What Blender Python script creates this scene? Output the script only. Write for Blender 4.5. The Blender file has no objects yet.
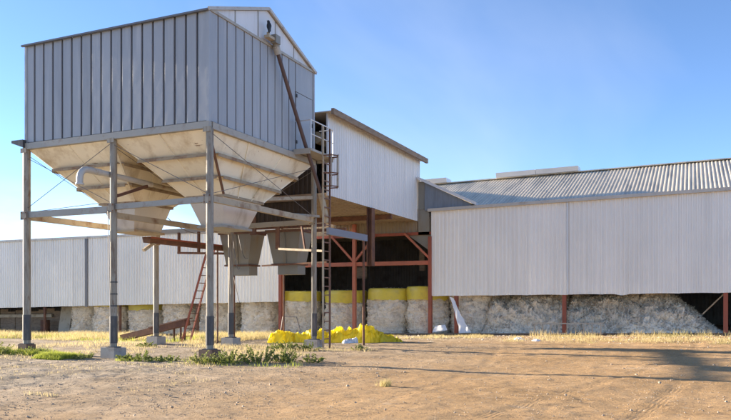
import bpy, math, random
import numpy as np
from mathutils import Vector, Matrix, noise
R = math.radians
scene = bpy.context.scene
col = scene.collection
random.seed(7); rng = np.random.default_rng(7)

# ------------------------------------------------------------------ camera, sky, sun, exposure
cam_d = bpy.data.cameras.new("camera"); cam = bpy.data.objects.new("camera", cam_d); col.objects.link(cam)
cam.location = (0, 0, 1.65); cam.rotation_euler = (R(90), 0, R(24.2))
cam_d.sensor_width = 36; cam_d.lens = 36*724/731; cam_d.shift_y = 91/731
cam_d.clip_end = 9000; cam_d.clip_start = 0.1
scene.camera = cam

SUN_EL, SUN_AZ = 12.5, 0.3          # the sun stands towards -X, turned a little to the camera's side
world = bpy.data.worlds.new("World"); scene.world = world; world.use_nodes = True
nt = world.node_tree; N = nt.nodes; L = nt.links; N.clear()
out = N.new("ShaderNodeOutputWorld"); bg = N.new("ShaderNodeBackground"); bg.inputs[1].default_value = 0.104
sky = N.new("ShaderNodeTexSky"); sky.sky_type = 'NISHITA'; sky.sun_disc = False
sky.sun_elevation = R(SUN_EL); sky.sun_rotation = R(270 - SUN_AZ); sky.altitude = 1500; sky.air_density = 0.75; sky.dust_density = 0.0; sky.ozone_density = 3.0
tc = N.new("ShaderNodeTexCoord"); sep = N.new("ShaderNodeSeparateXYZ"); L.new(tc.outputs["Generated"], sep.inputs[0])
mp = N.new("ShaderNodeMapping"); mp.inputs["Scale"].default_value = (5, 5, 19); L.new(tc.outputs["Generated"], mp.inputs[0])
nz = N.new("ShaderNodeTexNoise"); nz.inputs["Scale"].default_value = 1.0; nz.inputs["Detail"].default_value = 6; nz.inputs["Roughness"].default_value = .55
L.new(mp.outputs[0], nz.inputs[0])
cr = N.new("ShaderNodeMapRange"); cr.inputs[1].default_value = .40; cr.inputs[2].default_value = .60; L.new(nz.outputs["Fac"], cr.inputs[0])
el = N.new("ShaderNodeMapRange"); el.inputs[1].default_value = .155; el.inputs[2].default_value = .05; L.new(sep.outputs["Z"], el.inputs[0])
mu = N.new("ShaderNodeMath"); mu.operation = 'MULTIPLY'; L.new(cr.outputs[0], mu.inputs[0]); L.new(el.outputs[0], mu.inputs[1])
mu2 = N.new("ShaderNodeMath"); mu2.operation = 'MULTIPLY'; mu2.inputs[1].default_value = .85; L.new(mu.outputs[0], mu2.inputs[0])
wz = N.new("ShaderNodeTexNoise"); wz.inputs["Scale"].default_value = 2.6; wz.inputs["Detail"].default_value = 5; wz.inputs["Distortion"].default_value = .6; L.new(tc.outputs["Generated"], wz.inputs[0])
wr = N.new("ShaderNodeMapRange"); wr.inputs[1].default_value = .46; wr.inputs[2].default_value = .74; wr.inputs[4].default_value = .20; L.new(wz.outputs["Fac"], wr.inputs[0])
ma = N.new("ShaderNodeMath"); ma.operation = 'MAXIMUM'; L.new(mu2.outputs[0], ma.inputs[0]); L.new(wr.outputs[0], ma.inputs[1]); mu2 = ma
mx = N.new("ShaderNodeMix"); mx.data_type = 'RGBA'; mx.inputs[7].default_value = (3.6, 3.75, 3.95, 1)
hs = N.new('ShaderNodeHueSaturation'); hs.inputs['Hue'].default_value = .502; hs.inputs['Saturation'].default_value = .98; L.new(sky.outputs[0], hs.inputs['Color'])
L.new(mu2.outputs[0], mx.inputs[0]); L.new(hs.outputs[0], mx.inputs[6])
L.new(mx.outputs[2], bg.inputs[0]); L.new(bg.outputs[0], out.inputs[0])

sd = bpy.data.lights.new("sun", 'SUN'); so = bpy.data.objects.new("sun", sd); col.objects.link(so)
sd.energy = 5.0; sd.angle = R(.7); sd.color = (1, .85, .66)
sdir = Vector((-math.cos(R(SUN_EL))*math.cos(R(SUN_AZ)), -math.cos(R(SUN_EL))*math.sin(R(SUN_AZ)), math.sin(R(SUN_EL))))
so.rotation_euler = sdir.to_track_quat('Z', 'Y').to_euler()
vs = scene.view_settings; vs.view_transform = 'Standard'; vs.look = 'None'; vs.gamma = 1; vs.use_curve_mapping = False
vs.exposure = 1.74
scene.cycles.max_bounces = 8; scene.cycles.diffuse_bounces = 5

# ------------------------------------------------------------------ helpers: meshes
class MB:
    def __init__(s): s.v = []; s.f = []
    def add(s, vs, fs):
        b = len(s.v); s.v += [Vector(v) for v in vs]; s.f += [tuple(b+i for i in f) for f in fs]; return s
    def hexa(s, p):      # eight corners, bottom four then top four
        return s.add(p, [(3,2,1,0),(4,5,6,7),(0,1,5,4),(1,2,6,5),(2,3,7,6),(3,0,4,7)])
    def box(s, lo, hi):
        (a,b,c),(d,e,f) = lo, hi
        return s.hexa([(a,b,c),(d,b,c),(d,e,c),(a,e,c),(a,b,f),(d,b,f),(d,e,f),(a,e,f)])
    def beam(s, p0, p1, w, h, up=(0,0,1)):
        p0, p1 = Vector(p0), Vector(p1); d = (p1-p0).normalized(); u = Vector(up)
        if abs(d.dot(u)) > .97: u = Vector((0,1,0))
        x = d.cross(u).normalized()*w/2; y = x.cross(d).normalized()*h/2
        return s.hexa([p0-x-y, p0+x-y, p1+x-y, p1-x-y, p0-x+y, p0+x+y, p1+x+y, p1-x+y])
    def angle(s, p0, p1, w, t=.012, up=(0,0,1), side=1):      # an L section
        p0, p1 = Vector(p0), Vector(p1); d = (p1-p0).normalized(); u = Vector(up)
        if abs(d.dot(u)) > .97: u = Vector((0,1,0))
        x = d.cross(u).normalized()*side; y = (x*side).cross(d).normalized()
        s.beam(p0, p1, w, t, up=y)
        return s.beam(p0+x*(w/2-t/2)+y*w/2, p1+x*(w/2-t/2)+y*w/2, t, w-t, up=y)
    def tube(s, pts, r, n=12, cap=True, radii=None):
        pts = [Vector(p) for p in pts]; b = len(s.v); k = len(pts); prev = None
        for i, p in enumerate(pts):
            d = (pts[min(i+1,k-1)]-pts[max(i-1,0)]).normalized()
            if prev is None:
                u = Vector((0,0,1)) if abs(d.z) < .9 else Vector((1,0,0)); x = d.cross(u).normalized()
            else: x = (prev - d*prev.dot(d)).normalized()
            prev = x; y = d.cross(x); rr = radii[i] if radii else r
            for j in range(n):
                a = 2*math.pi*j/n; s.v.append(p + x*math.cos(a)*rr + y*math.sin(a)*rr)
        for i in range(k-1):
            for j in range(n):
                s.f.append((b+i*n+j, b+i*n+(j+1)%n, b+(i+1)*n+(j+1)%n, b+(i+1)*n+j))
        if cap:
            s.f.append(tuple(b+j for j in reversed(range(n)))); s.f.append(tuple(b+(k-1)*n+j for j in range(n)))
        return s
    def corr(s, o, ax, nrm, length, bot, top, pitch=.19, depth=.03, up=(0,0,1), phase=0, jit=0):
        """ribbed sheet: o origin, ax along, nrm outward, bot/top(s) heights along up"""
        o, ax, nrm, up = Vector(o), Vector(ax), Vector(nrm), Vector(up); b = len(s.v); st = []
        n = int(length/pitch)+1
        for i in range(n):
            for f_, h_ in ((0,0),(.42,0),(.52,1),(.80,1),(.90,0)):
                t = (i+f_)*pitch
                if t <= length: st.append((t, h_))
        if st[-1][0] < length-1e-4: st.append((length, 0))
        for t, h_ in st:
            p = o + ax*t + nrm*(h_*depth)
            s.v.append(p + up*(bot(t) + (jit*noise.noise((t*.9, 3.1, 0)) if jit else 0))); s.v.append(p + up*top(t))
        for i in range(len(st)-1): s.f.append((b+2*i, b+2*i+2, b+2*i+3, b+2*i+1))
        return s

ORI = {}                                   # world origin of every object
def link(name, me, parent=None, loc=(0,0,0)):
    o = bpy.data.objects.new(name, me); col.objects.link(o)
    loc = Vector(loc)
    if parent is not None:
        o.parent = parent; o.location = loc - ORI[parent.name]
    else: o.location = loc
    ORI[o.name] = loc
    return o
def mesh(mb, mat, org=(0,0,0), smooth=False):
    org = Vector(org); me = bpy.data.meshes.new("m"); me.from_pydata([tuple(v-org) for v in mb.v], [], mb.f)
    me.materials.append(mat); me.update()
    if smooth: me.polygons.foreach_set("use_smooth", [True]*len(me.polygons))
    return me
def obj(name, mb, mat, parent=None, smooth=False, loc=None):
    if loc is None: loc = ORI[parent.name] if parent is not None else (0,0,0)
    me = mesh(mb, mat, loc, smooth); me.name = name
    if smooth:
        try: me.set_sharp_from_angle(angle=R(40))
        except Exception: pass
    return link(name, me, parent, loc)
def tag(o, label=None, cat=None, group=None, kind=None):
    if label: o["label"] = label
    if cat: o["category"] = cat
    if group: o["group"] = group
    if kind: o["kind"] = kind
    return o
def thing(name, loc, label, cat, group=None):
    o = link(name, None, None, loc); o.empty_display_size = .3
    return tag(o, label, cat, group)
def smst(a, b, x): t = min(1, max(0, (x-a)/(b-a))); return t*t*(3-2*t)
def gz(x, y):
    s = smst(20, 31, y); xx = min(14, max(-60, x))
    return s*.0195*(xx+12) + .018*math.sin(.45*x+.8)*math.sin(.38*y+.4) + .012*math.sin(1.1*x-.6*y)*(1-s)

# ------------------------------------------------------------------ helpers: materials
def mat(name, c, rough=.6, metal=0., c2=None, sc=2., lo=.45, hi=.7, stretch=(1,1,1), c3=None, sc3=.6, lo3=.5, hi3=.75, st3=(1,1,1),
        bump=0., bsc=40., bdist=.02, var=.12, spec=.5, ov=.045):
    m = bpy.data.materials.new(name); m.use_nodes = True; t = m.node_tree; n = t.nodes; l = t.links
    b = n["Principled BSDF"]; b.inputs["Roughness"].default_value = rough; b.inputs["Metallic"].default_value = metal
    b.inputs["Specular IOR Level"].default_value = spec
    g = n.new("ShaderNodeNewGeometry")
    def nzt(scale, stv, det=5, ro=.6):
        q = n.new("ShaderNodeMapping"); q.inputs["Scale"].default_value = stv; l.new(g.outputs["Position"], q.inputs[0])
        z = n.new("ShaderNodeTexNoise"); z.inputs["Scale"].default_value = scale; z.inputs["Detail"].default_value = det; z.inputs["Roughness"].default_value = ro
        l.new(q.outputs[0], z.inputs[0]); return z
    base = n.new("ShaderNodeMix"); base.data_type = 'RGBA'
    base.inputs[6].default_value = (*[x*(1-var) for x in c], 1); base.inputs[7].default_value = (*[min(1, x*(1+var)) for x in c], 1)
    z0 = nzt(sc*.7, (1,1,.6), 4); l.new(z0.outputs["Fac"], base.inputs[0]); last = base.outputs[2]
    for cc, s_, a, bb, stv in ((c2, sc, lo, hi, stretch), (c3, sc3, lo3, hi3, st3)):
        if cc is None: continue
        z = nzt(s_, stv, 7, .65); mr = n.new("ShaderNodeMapRange"); mr.inputs[1].default_value = a; mr.inputs[2].default_value = bb
        l.new(z.outputs["Fac"], mr.inputs[0]); k = n.new("ShaderNodeMix"); k.data_type = 'RGBA'; k.inputs[7].default_value = (*cc, 1)
        l.new(mr.outputs[0], k.inputs[0]); l.new(last, k.inputs[6]); last = k.outputs[2]
    oi = n.new("ShaderNodeObjectInfo"); mr_ = n.new("ShaderNodeMapRange"); mr_.inputs[3].default_value = 1-ov; mr_.inputs[4].default_value = 1+ov; l.new(oi.outputs["Random"], mr_.inputs[0])
    vm = n.new("ShaderNodeVectorMath"); vm.operation = 'SCALE'; l.new(last, vm.inputs[0]); l.new(mr_.outputs[0], vm.inputs["Scale"]); last = vm.outputs[0]
    l.new(last, b.inputs["Base Color"])
    if bump:
        z = nzt(bsc, (1,1,1), 4); bp = n.new("ShaderNodeBump"); bp.inputs["Strength"].default_value = bump; bp.inputs["Distance"].default_value = bdist
        l.new(z.outputs["Fac"], bp.inputs["Height"]); l.new(bp.outputs[0], b.inputs["Normal"])
    return m
RUST = (.14,.055,.025)
M = {}
M['house'] = mat('blue_grey_sheet', (.345,.36,.38), .5, .1, (.45,.455,.455), 1.2, .52, .8, (4,4,.3), (.255,.265,.28), .8, .5, .78, (3,3,.2), bump=.22, bsc=2.2, bdist=.03)
M['house_seam'] = mat('dark_seam', (.13,.14,.16), .6, .1)
M['gable'] = mat('white_gable_sheet', (.66,.68,.70), .45, 0, (.5,.5,.48), 2, .5, .8, (2,2,.4))
M['trim'] = mat('pale_trim', (.40,.37,.315), .55, .1, (.25,.18,.12), 4, .55, .75, (1,1,1))
M['cream'] = mat('cream_steel', (.87,.79,.61), .55, 0, (.50,.38,.22), 1.1, .50, .74, (1.2,1.2,.7), (.20,.09,.035), 3.0, .665, .71, (.45,1.6,1.6), bump=.3, bsc=1.5, bdist=.05)
M['cream_rib'] = mat('cream_rib', (.36,.28,.18), .6, 0, (.22,.12,.06), 3.0, .48, .66, (1,1,1))
M['chute_pale'] = mat('pale_chute_sheet', (.60,.57,.52), .5, .1, (.40,.36,.30), 1.2, .5, .75, (2,2,.5), bump=.2, bsc=2)
M['galv'] = mat('galvanised_post', (.31,.285,.235), .6, .15, (.17,.13,.095), 2.5, .46, .66, (4,4,.5), (.15,.075,.04), 5, .58, .70, (2,2,.5), bump=.2, bsc=25, bdist=.01)
M['sleeve'] = mat('tarred_sleeve', (.055,.055,.06), .5, 0, (.17,.15,.13), 3, .5, .75, (3,3,.6))
M['beam_grey'] = mat('grey_beam', (.33,.315,.28), .55, .2, (.24,.17,.12), 2.2, .55, .72, (1,1,1))
M['beam_cream'] = mat('cream_beam', (.42,.35,.245), .6, 0, (.22,.12,.06), 2.2, .5, .7)
M['rust'] = mat('rusty_steel', (.12,.055,.035), .8, 0, (.22,.10,.05), 3, .45, .7, bump=.3, bsc=30, bdist=.01)
M['rustpipe'] = mat('brown_pipe', (.16,.085,.06), .6, .1, (.28,.15,.09), 3, .5, .75, (1,1,.5))
M['darkpipe'] = mat('dark_brown_pipe', (.10,.06,.05), .6, .1, (.18,.10,.07), 3, .5, .75, (1,1,.5))
M['redox'] = mat('red_oxide_paint', (.30,.075,.04), .6, 0, (.18,.06,.035), 3, .5, .75, (2,2,.5))
M['redbright'] = mat('faded_red_paint', (.42,.13,.07), .6, 0, (.25,.09,.05), 3, .5, .75)
M['grey_chute'] = mat('grey_chute', (.25,.24,.205), .55, .2, (.25,.20,.14), 1.5, .5, .72, (2,2,.5), bump=.25, bsc=2.5)
M['wallsheet'] = mat('zincalume_wall', (.86,.84,.785), .45, .05, (.74,.72,.67), .8, .5, .8, (4,4,.16), (.87,.86,.83), .5, .55, .75, (2,2,.12), bump=.12, bsc=.9, bdist=.04)
M['wallsheet_left'] = mat('weathered_wall', (.86,.84,.78), .45, .05, (.74,.71,.65), .9, .5, .8, (3,3,.16), bump=.12, bsc=.9, bdist=.04)
M['gallery'] = mat('gallery_sheet', (.72,.71,.69), .5, .05, (.63,.615,.59), .9, .48, .78, (3,3,.16), bump=.12, bsc=.9, bdist=.04)
M['roof'] = mat('ribbed_roof', (.66,.59,.47), .55, .05, (.33,.31,.27), .7, .48, .75, (3,.4,.4))
M['gutter'] = mat('gutter', (.50,.47,.42), .5, .2, (.28,.2,.14), 3, .55, .75)
M['vent'] = mat('ridge_vent_sheet', (.66,.67,.68), .4, .2)
M['brownpanel'] = mat('dusty_brown_panel', (.30,.24,.165), .7, 0, (.18,.12,.07), 1, .5, .75, (3,3,.3))
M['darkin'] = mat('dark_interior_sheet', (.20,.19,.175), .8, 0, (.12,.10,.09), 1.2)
M['concrete'] = mat('concrete', (.36,.34,.31), .85, 0, (.20,.17,.14), 2.5, .5, .7, c3=(.45,.42,.38), sc3=1, bump=.5, bsc=30, bdist=.02)
M['rustblock'] = mat('rust_stained_concrete', (.20,.12,.085), .85, 0, (.12,.06,.04), 4, .5, .7, bump=.5, bsc=30)
M['cotton'] = mat('raw_cotton', (.86,.77,.63), .95, 0, (.54,.46,.36), 2.5, .52, .72, c3=(.22,.15,.09), sc3=9, lo3=.60, hi3=.72, bump=1., bsc=15, bdist=.06, spec=.1)
M['cotton_grey'] = mat('weathered_cotton', (.88,.80,.67), .95, 0, (.50,.45,.38), 2.8, .5, .72, c3=(.20,.15,.10), sc3=8, lo3=.58, hi3=.70, bump=1., bsc=15, bdist=.06, spec=.1)
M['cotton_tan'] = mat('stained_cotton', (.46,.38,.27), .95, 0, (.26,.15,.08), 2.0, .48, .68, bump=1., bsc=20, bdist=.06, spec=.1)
M['yellow'] = mat('yellow_wrap', (.66,.53,.06), .35, 0, (.50,.40,.07), 3, .5, .75, bump=.3, bsc=9, bdist=.03)
M['film'] = mat('thin_yellow_film', (.95,.82,.08), .4, 0, (.92,.76,.06), 4, .5, .75, bump=.25, bsc=14, bdist=.03)
M['yellowdull'] = mat('dusty_yellow_wrap', (.58,.47,.06), .4, 0, (.42,.33,.08), 3, .5, .75, bump=.3, bsc=7, bdist=.03)
M['whiteplastic'] = mat('white_plastic', (.75,.76,.78), .4, 0, bump=.2, bsc=9)
M['timber'] = mat('old_timber', (.28,.21,.15), .85, 0, (.16,.11,.075), 3, .45, .7, (1,1,4))
M['pale_board'] = mat('pale_board', (.48,.42,.33), .8, 0, (.28,.22,.16), 2, .5, .7)
M['bird'] = mat('black_feathers', (.012,.012,.014), .5)
M['cable'] = mat('steel_cable', (.16,.15,.15), .5, .3)
M['greypipe'] = mat('grey_pipe', (.50,.49,.46), .5, .1, (.30,.20,.13), 3, .58, .72)
M['stone'] = mat('pale_stone', (.44,.36,.27), .9, 0, (.30,.22,.15), 4, bump=.4, bsc=20)
M['drygrass'] = mat('dry_grass', (.58,.49,.27), .8, 0, (.42,.40,.17), .5, .45, .65, spec=.2)
M['greengrass'] = mat('green_grass', (.36,.42,.07), .7, 0, (.42,.40,.13), .8, .5, .7, spec=.2)
M['weed'] = mat('weed_leaf', (.17,.20,.075), .6, 0, (.28,.27,.12), 3, .5, .7, spec=.3)
M['weed_pale'] = mat('weed_leaf_pale', (.27,.28,.12), .6, 0, (.42,.36,.19), 3, .5, .7, spec=.3)

def translucent(m, c, f=.4):
    t_ = m.node_tree; tr = t_.nodes.new('ShaderNodeBsdfTranslucent'); tr.inputs[0].default_value = (*c, 1); ms = t_.nodes.new('ShaderNodeMixShader'); ms.inputs[0].default_value = f
    t_.links.new(t_.nodes['Principled BSDF'].outputs[0], ms.inputs[1]); t_.links.new(tr.outputs[0], ms.inputs[2]); t_.links.new(ms.outputs[0], t_.nodes['Material Output'].inputs['Surface'])
translucent(M['weed'], (.20,.24,.06)); translucent(M['weed_pale'], (.32,.34,.11)); translucent(M['drygrass'], (.75,.62,.32)); translucent(M['greengrass'], (.50,.55,.10)); translucent(M['film'], (1.,.89,.10), .6)
# ------------------------------------------------------------------ ground
def vnoise(x, y, seed=0):
    xi = np.floor(x).astype(np.int64); yi = np.floor(y).astype(np.int64); xf = x-xi; yf = y-yi
    def h(a, b):
        n = (a*374761393 + b*668265263 + seed*69069) & 0xffffffff
        n = ((n ^ (n >> 13))*1274126177) & 0xffffffff
        return ((n ^ (n >> 16)) & 0xffff)/65535.
    u = xf*xf*(3-2*xf); v = yf*yf*(3-2*yf)
    return (h(xi,yi)*(1-u)+h(xi+1,yi)*u)*(1-v) + (h(xi,yi+1)*(1-u)+h(xi+1,yi+1)*u)*v - .5
def spaced(*segs):
    a = []
    for lo, hi, st in segs: a += list(np.arange(lo, hi, st))
    return np.array(a + [segs[-1][1]])
xs = spaced((-4000,-600,850),(-600,-100,100),(-100,-46,6),(-46,-26,.4),(-26,7,.075),(7,16,.5),(16,100,8),(100,600,100),(600,4000,850))
ys = spaced((-4000,-600,850),(-600,-60,90),(-60,-4,7),(-4,5,.5),(5,18,.06),(18,33,.1),(33,60,3),(60,600,60),(600,8000,900))
X, Y = np.meshgrid(xs, ys)
S = np.clip((Y-20)/11, 0, 1); S = S*S*(3-2*S); XX = np.clip(X, -60, 14)
Z = S*.0195*(XX+12) + .018*np.sin(.45*X+.8)*np.sin(.38*Y+.4) + .012*np.sin(1.1*X-.6*Y)*(1-S)
near = ((X > -46) & (X < 16) & (Y > -4) & (Y < 36)).astype(float)
fine = .030*vnoise(X*.8+Y*.25, Y*2.2-X*.5, 1) + .026*vnoise(X*1.7, Y*3.1, 2) + .020*vnoise(X*4.3, Y*5.1, 3) + .016*vnoise(X*9, Y*10, 4)
rough = np.clip((-9.5-X)/3 + .5, 0, 1)*np.clip((17-Y)/3, 0, 1)     # the broken, lumpier ground on the left
fine += rough*(.03*vnoise(X*1.3, Y*1.9, 5) + .028*vnoise(X*3.3, Y*4.1, 6) + .03*vnoise(X*8, Y*8, 7))
def rut(px, py, dx, dy, w, depth, curve=0.):
    n = math.hypot(dx, dy); dx, dy = dx/n, dy/n
    t = (X-px)*dx + (Y-py)*dy; q = -(X-px)*dy + (Y-py)*dx - curve*t*t
    return -depth*np.exp(-(q/w)**2) + .6*depth*np.exp(-((np.abs(q)-1.9*w)/(.7*w))**2)
for a in [(-3,11.5,1,-.12,.14,.022,.006),(-3,13.1,1,-.10,.14,.020,.006),(-5,9.3,1,.10,.13,.018,-.01),(-5,10.6,1,.14,.13,.016,-.01),
          (-1,15.0,1,.02,.16,.018,.004),(-2,18.8,1,.05,.16,.02,.0),(-.7,11,.12,1,.13,.014,.004),(-2.6,10.5,.2,1,.13,.012,.0),(-4.6,9.6,.05,1,.12,.012,.01)]:
    fine += .55*rut(*a)
Z = Z + .85*fine*near
nv, mv = X.shape
idx = np.arange(nv*mv).reshape(nv, mv)
quads = np.stack([idx[:-1,:-1], idx[:-1,1:], idx[1:,1:], idx[1:,:-1]], -1).reshape(-1, 4)
def fast_mesh(name, V, F, m, smooth=False):
    me = bpy.data.meshes.new(name); k = F.shape[1]
    me.vertices.add(len(V)); me.vertices.foreach_set("co", np.ascontiguousarray(V, dtype=np.float32).ravel())
    me.loops.add(F.size); me.loops.foreach_set("vertex_index", F.astype(np.int32).ravel())
    me.polygons.add(len(F)); me.polygons.foreach_set("loop_start", np.arange(0, F.size, k, dtype=np.int32)); me.polygons.foreach_set("loop_total", np.full(len(F), k, dtype=np.int32))
    me.polygons.foreach_set("use_smooth", np.full(len(F), smooth)); me.materials.append(m); me.update(calc_edges=True); me.validate(); return me
gm = bpy.data.materials.new("bare_earth"); gm.use_nodes = True
t = gm.node_tree; n = t.nodes; l = t.links; b = n["Principled BSDF"]; b.inputs["Roughness"].default_value = .95; b.inputs["Specular IOR Level"].default_value = .15
g = n.new("ShaderNodeNewGeometry")
def gn(scale, det=6, ro=.6, st=(1,1,1)):
    q = n.new("ShaderNodeMapping"); q.inputs["Scale"].default_value = st; l.new(g.outputs["Position"], q.inputs[0])
    z = n.new("ShaderNodeTexNoise"); z.inputs["Scale"].default_value = scale; z.inputs["Detail"].default_value = det; z.inputs["Roughness"].default_value = ro
    l.new(q.outputs[0], z.inputs[0]); return z.outputs["Fac"]
def gmr(v, a, b_, c=0, d=1):
    m_ = n.new("ShaderNodeMapRange"); m_.inputs[1].default_value = a; m_.inputs[2].default_value = b_; m_.inputs[3].default_value = c; m_.inputs[4].default_value = d
    l.new(v, m_.inputs[0]); return m_.outputs[0]
def gmix(f, a, c):
    k = n.new("ShaderNodeMix"); k.data_type = 'RGBA'
    if hasattr(f, 'links'): l.new(f, k.inputs[0])
    if isinstance(a, tuple): k.inputs[6].default_value = (*a, 1)
    else: l.new(a, k.inputs[6])
    if isinstance(c, tuple): k.inputs[7].default_value = (*c, 1)
    else: l.new(c, k.inputs[7])
    return k.outputs[2]
def gmath(op, a, c):
    k = n.new("ShaderNodeMath"); k.operation = op
    for i, v in enumerate((a, c)):
        if hasattr(v, 'links'): l.new(v, k.inputs[i])
        else: k.inputs[i].default_value = v
    return k.outputs[0]
sx = n.new("ShaderNodeSeparateXYZ"); l.new(g.outputs["Position"], sx.inputs[0])
c_ = gmix(gmr(gn(.35, 5), .35, .65), (.48,.305,.148), (.62,.405,.21))
leftness = gmr(gmath('ADD', sx.outputs[0], gmath('MULTIPLY', gn(.25, 4), 10.)), 1., -8.)
c_ = gmix(leftness, c_, gmix(gmr(gn(.8, 6), .4, .62), (.36,.295,.21), (.57,.47,.345)))
c_ = gmix(gmr(gn(.55, 8, .65, (.5,1.5,1)), .62, .72, 0, .8), c_, (.56,.49,.39))
c_ = gmix(gmr(gn(1.3, 8, .7, (.7,1.4,1)), .60, .74, 0, .75), c_, (.20,.14,.09))
c_ = gmix(gmr(gn(30, 3, .7), .56, .70, 0, .75), c_, (.17,.12,.085))
c_ = gmix(gmr(gn(7, 6, .75), .52, .66, 0, .65), c_, (.22,.155,.10))
c_ = gmix(gmr(gn(4, 6, .75), .56, .70, 0, .5), c_, (.60,.50,.37))
c_ = gmix(gmr(gn(22, 3, .7, (1,1,1.3)), .66, .74, 0, .8), c_, (.58,.52,.44))
l.new(c_, b.inputs["Base Color"])
# tyre treads pressed into the dirt
wv = n.new("ShaderNodeTexWave"); wv.inputs["Scale"].default_value = 5.5; wv.bands_direction = 'Y'; wv.inputs["Distortion"].default_value = 2.0
l.new(g.outputs["Position"], wv.inputs[0])
def band(px, slope, w):
    q = gmath('SUBTRACT', gmath('SUBTRACT', sx.outputs[0], px), gmath('MULTIPLY', sx.outputs[1], slope))
    return gmr(gmath('ABSOLUTE', q, 0), w, w*.7)
tread = gmath('MAXIMUM', gmath('MAXIMUM', band(-2.05, .12, .17), band(-4.7, .2, .16)), band(-5.1, .05, .15))
tread = gmath('MULTIPLY', tread, gmath('MULTIPLY', gmath('SINE', gmath('MULTIPLY', gmath('ADD', sx.outputs[0], gmath('MULTIPLY', sx.outputs[1], -.12)), 85.), 0), gmath('MULTIPLY', gmr(sx.outputs[1], 16, 14.5, 0, .12), gmr(gn(1.7, 4), .42, .6))))
hgt = gmath('ADD', gmath('ADD', gmath('MULTIPLY', gn(3.2, 5, .7, (.35,3,1)), .9), gmath('ADD', gmath('MULTIPLY', gn(14, 5, .75), .8), gmath('MULTIPLY', gn(45, 3, .8), .5))), tread)
bp = n.new("ShaderNodeBump"); bp.inputs["Strength"].default_value = .9; bp.inputs["Distance"].default_value = .06
l.new(hgt, bp.inputs["Height"]); l.new(bp.outputs[0], b.inputs["Normal"])
ground = link("ground", fast_mesh("ground", np.stack([X, Y, Z], -1).reshape(-1, 3), quads, gm, True)); ground["kind"] = "structure"

# concrete floor slab under the sheds, following the slope of the site
sl = lambda x: .0195*(min(14, max(-60, x))+12)
mb = MB()
xs2 = [-60,-50,-40,-30,-19.8,-11.3,-5,2,8,14]
for a, b2 in zip(xs2[:-1], xs2[1:]):
    za, zb = sl(a)+.07, sl(b2)+.07
    mb.hexa([(a,32.55,za-.5),(b2,32.55,zb-.5),(b2,45.2,zb-.5),(a,45.2,za-.5),(a,32.55,za),(b2,32.55,zb),(b2,45.2,zb),(a,45.2,za)])
tag(obj("floor_slab", mb, M['concrete']), kind="structure")

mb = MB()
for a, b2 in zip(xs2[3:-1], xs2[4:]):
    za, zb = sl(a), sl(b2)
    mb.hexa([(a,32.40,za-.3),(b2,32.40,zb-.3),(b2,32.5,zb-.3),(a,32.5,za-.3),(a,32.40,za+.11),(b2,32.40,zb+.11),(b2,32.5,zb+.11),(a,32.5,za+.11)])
tag(obj("shade_strip", mb, mat('painted_strip_shade', (.06,.055,.05), .8)), kind="structure")  # dark strip added along the slab front, its colour standing for the shade there
# ------------------------------------------------------------------ left shed
XL0, XL1, YF, YB = -60., -19.8, 33., 45.
ls = thing("shed", (-40, 33, sl(-40)), "long low weathered grey ribbed shed behind the steel legs at the left", "shed")
lbot = lambda x: 1.62 + .0195*(x+19.8)
ltop = lambda x: 5.5
for a, b2 in [(-60.+1.6*k, -60.+1.6*(k+1)) for k in range(25)] + [(-20.,-19.8)]:
    obj("wall_sheet", MB().corr((a,YF-(.008 if int(round((a+60)/1.6)) % 2 else 0),0),(1,0,0),(0,-1,0), b2-a, lambda s, a=a: lbot(a+s), lambda s: 5.5, .2, .042, jit=.03), M['wallsheet_left'], ls)
for a, b2 in ((-60,-40),(-40,-19.75)):
    obj("eave_flashing", MB().box((a,YF-.09,5.42),(b2-.01,YF+.1,5.56)), M['gutter'], ls)
obj("recess_strip", MB().box((-33.36,YF-.08,1.3),(-33.18,YF-.046,5.42)), mat('painted_recess_shade', (.17,.175,.185), .6, .1), ls)  # flat strip in the wall joint, coloured dark for the shade of a recess
obj("roof", MB().corr((-60.2,YF-.05,5.53),(1,0,0),(0,0,1), 40.4, lambda s: 0, lambda s: 12.3, .2, .03, up=(0,.9998,.017)), M['roof'], ls)
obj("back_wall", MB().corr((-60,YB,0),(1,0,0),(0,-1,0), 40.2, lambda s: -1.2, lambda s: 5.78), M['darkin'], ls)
obj("end_wall", MB().corr((-60,YF,0),(0,1,0),(-1,0,0), 12, lambda s: -1., lambda s: 5.6), M['wallsheet_left'], ls)
for x in (-55,-48,-41.2,-36.9,-30.8,-25.2):
    obj("post", MB().beam((x,YF+.12,sl(x)),(x,YF+.12,5.4),.12,.12), M['rust'], ls)
obj("corner_post", MB().beam((-19.75,YF+.02,sl(-19.75)),(-19.75,YF+.02,5.4),.17,.17), M['redox'], ls)

# ------------------------------------------------------------------ open bay between the sheds: red frame
bay = thing("open_bay", (-15.4, 33, sl(-15.4)), "red steel post and beam frame with knee braces across the dark open bay", "bay")
obj("post", MB().beam((-15.45,33.02,sl(-15.4)),(-15.45,33.02,5.5),.17,.17), M['redbright'], bay)
obj("beam", MB().beam((-19.6,33.05,3.5),(-11.42,33.05,3.5),.12,.2), M['redbright'], bay)
obj("knee_brace", MB().beam((-15.5,33.0,3.65),(-16.7,33.0,4.9),.1,.1), M['redbright'], bay)
obj("knee_brace", MB().beam((-15.4,33.0,3.65),(-14.3,33.0,4.9),.1,.1), M['redbright'], bay)
obj("knee_brace", MB().beam((-11.45,33.0,3.7),(-12.75,33.0,4.95),.1,.1), M['redbright'], bay)
obj("post", MB().beam((-11.42,33.0,sl(-11.4)),(-11.42,33.0,4.75),.17,.17), M['redox'], bay)
obj("head_beam", MB().beam((-19.6,33.1,4.92),(-11.4,33.1,4.92),.1,.14), M['redox'], bay)
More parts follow.
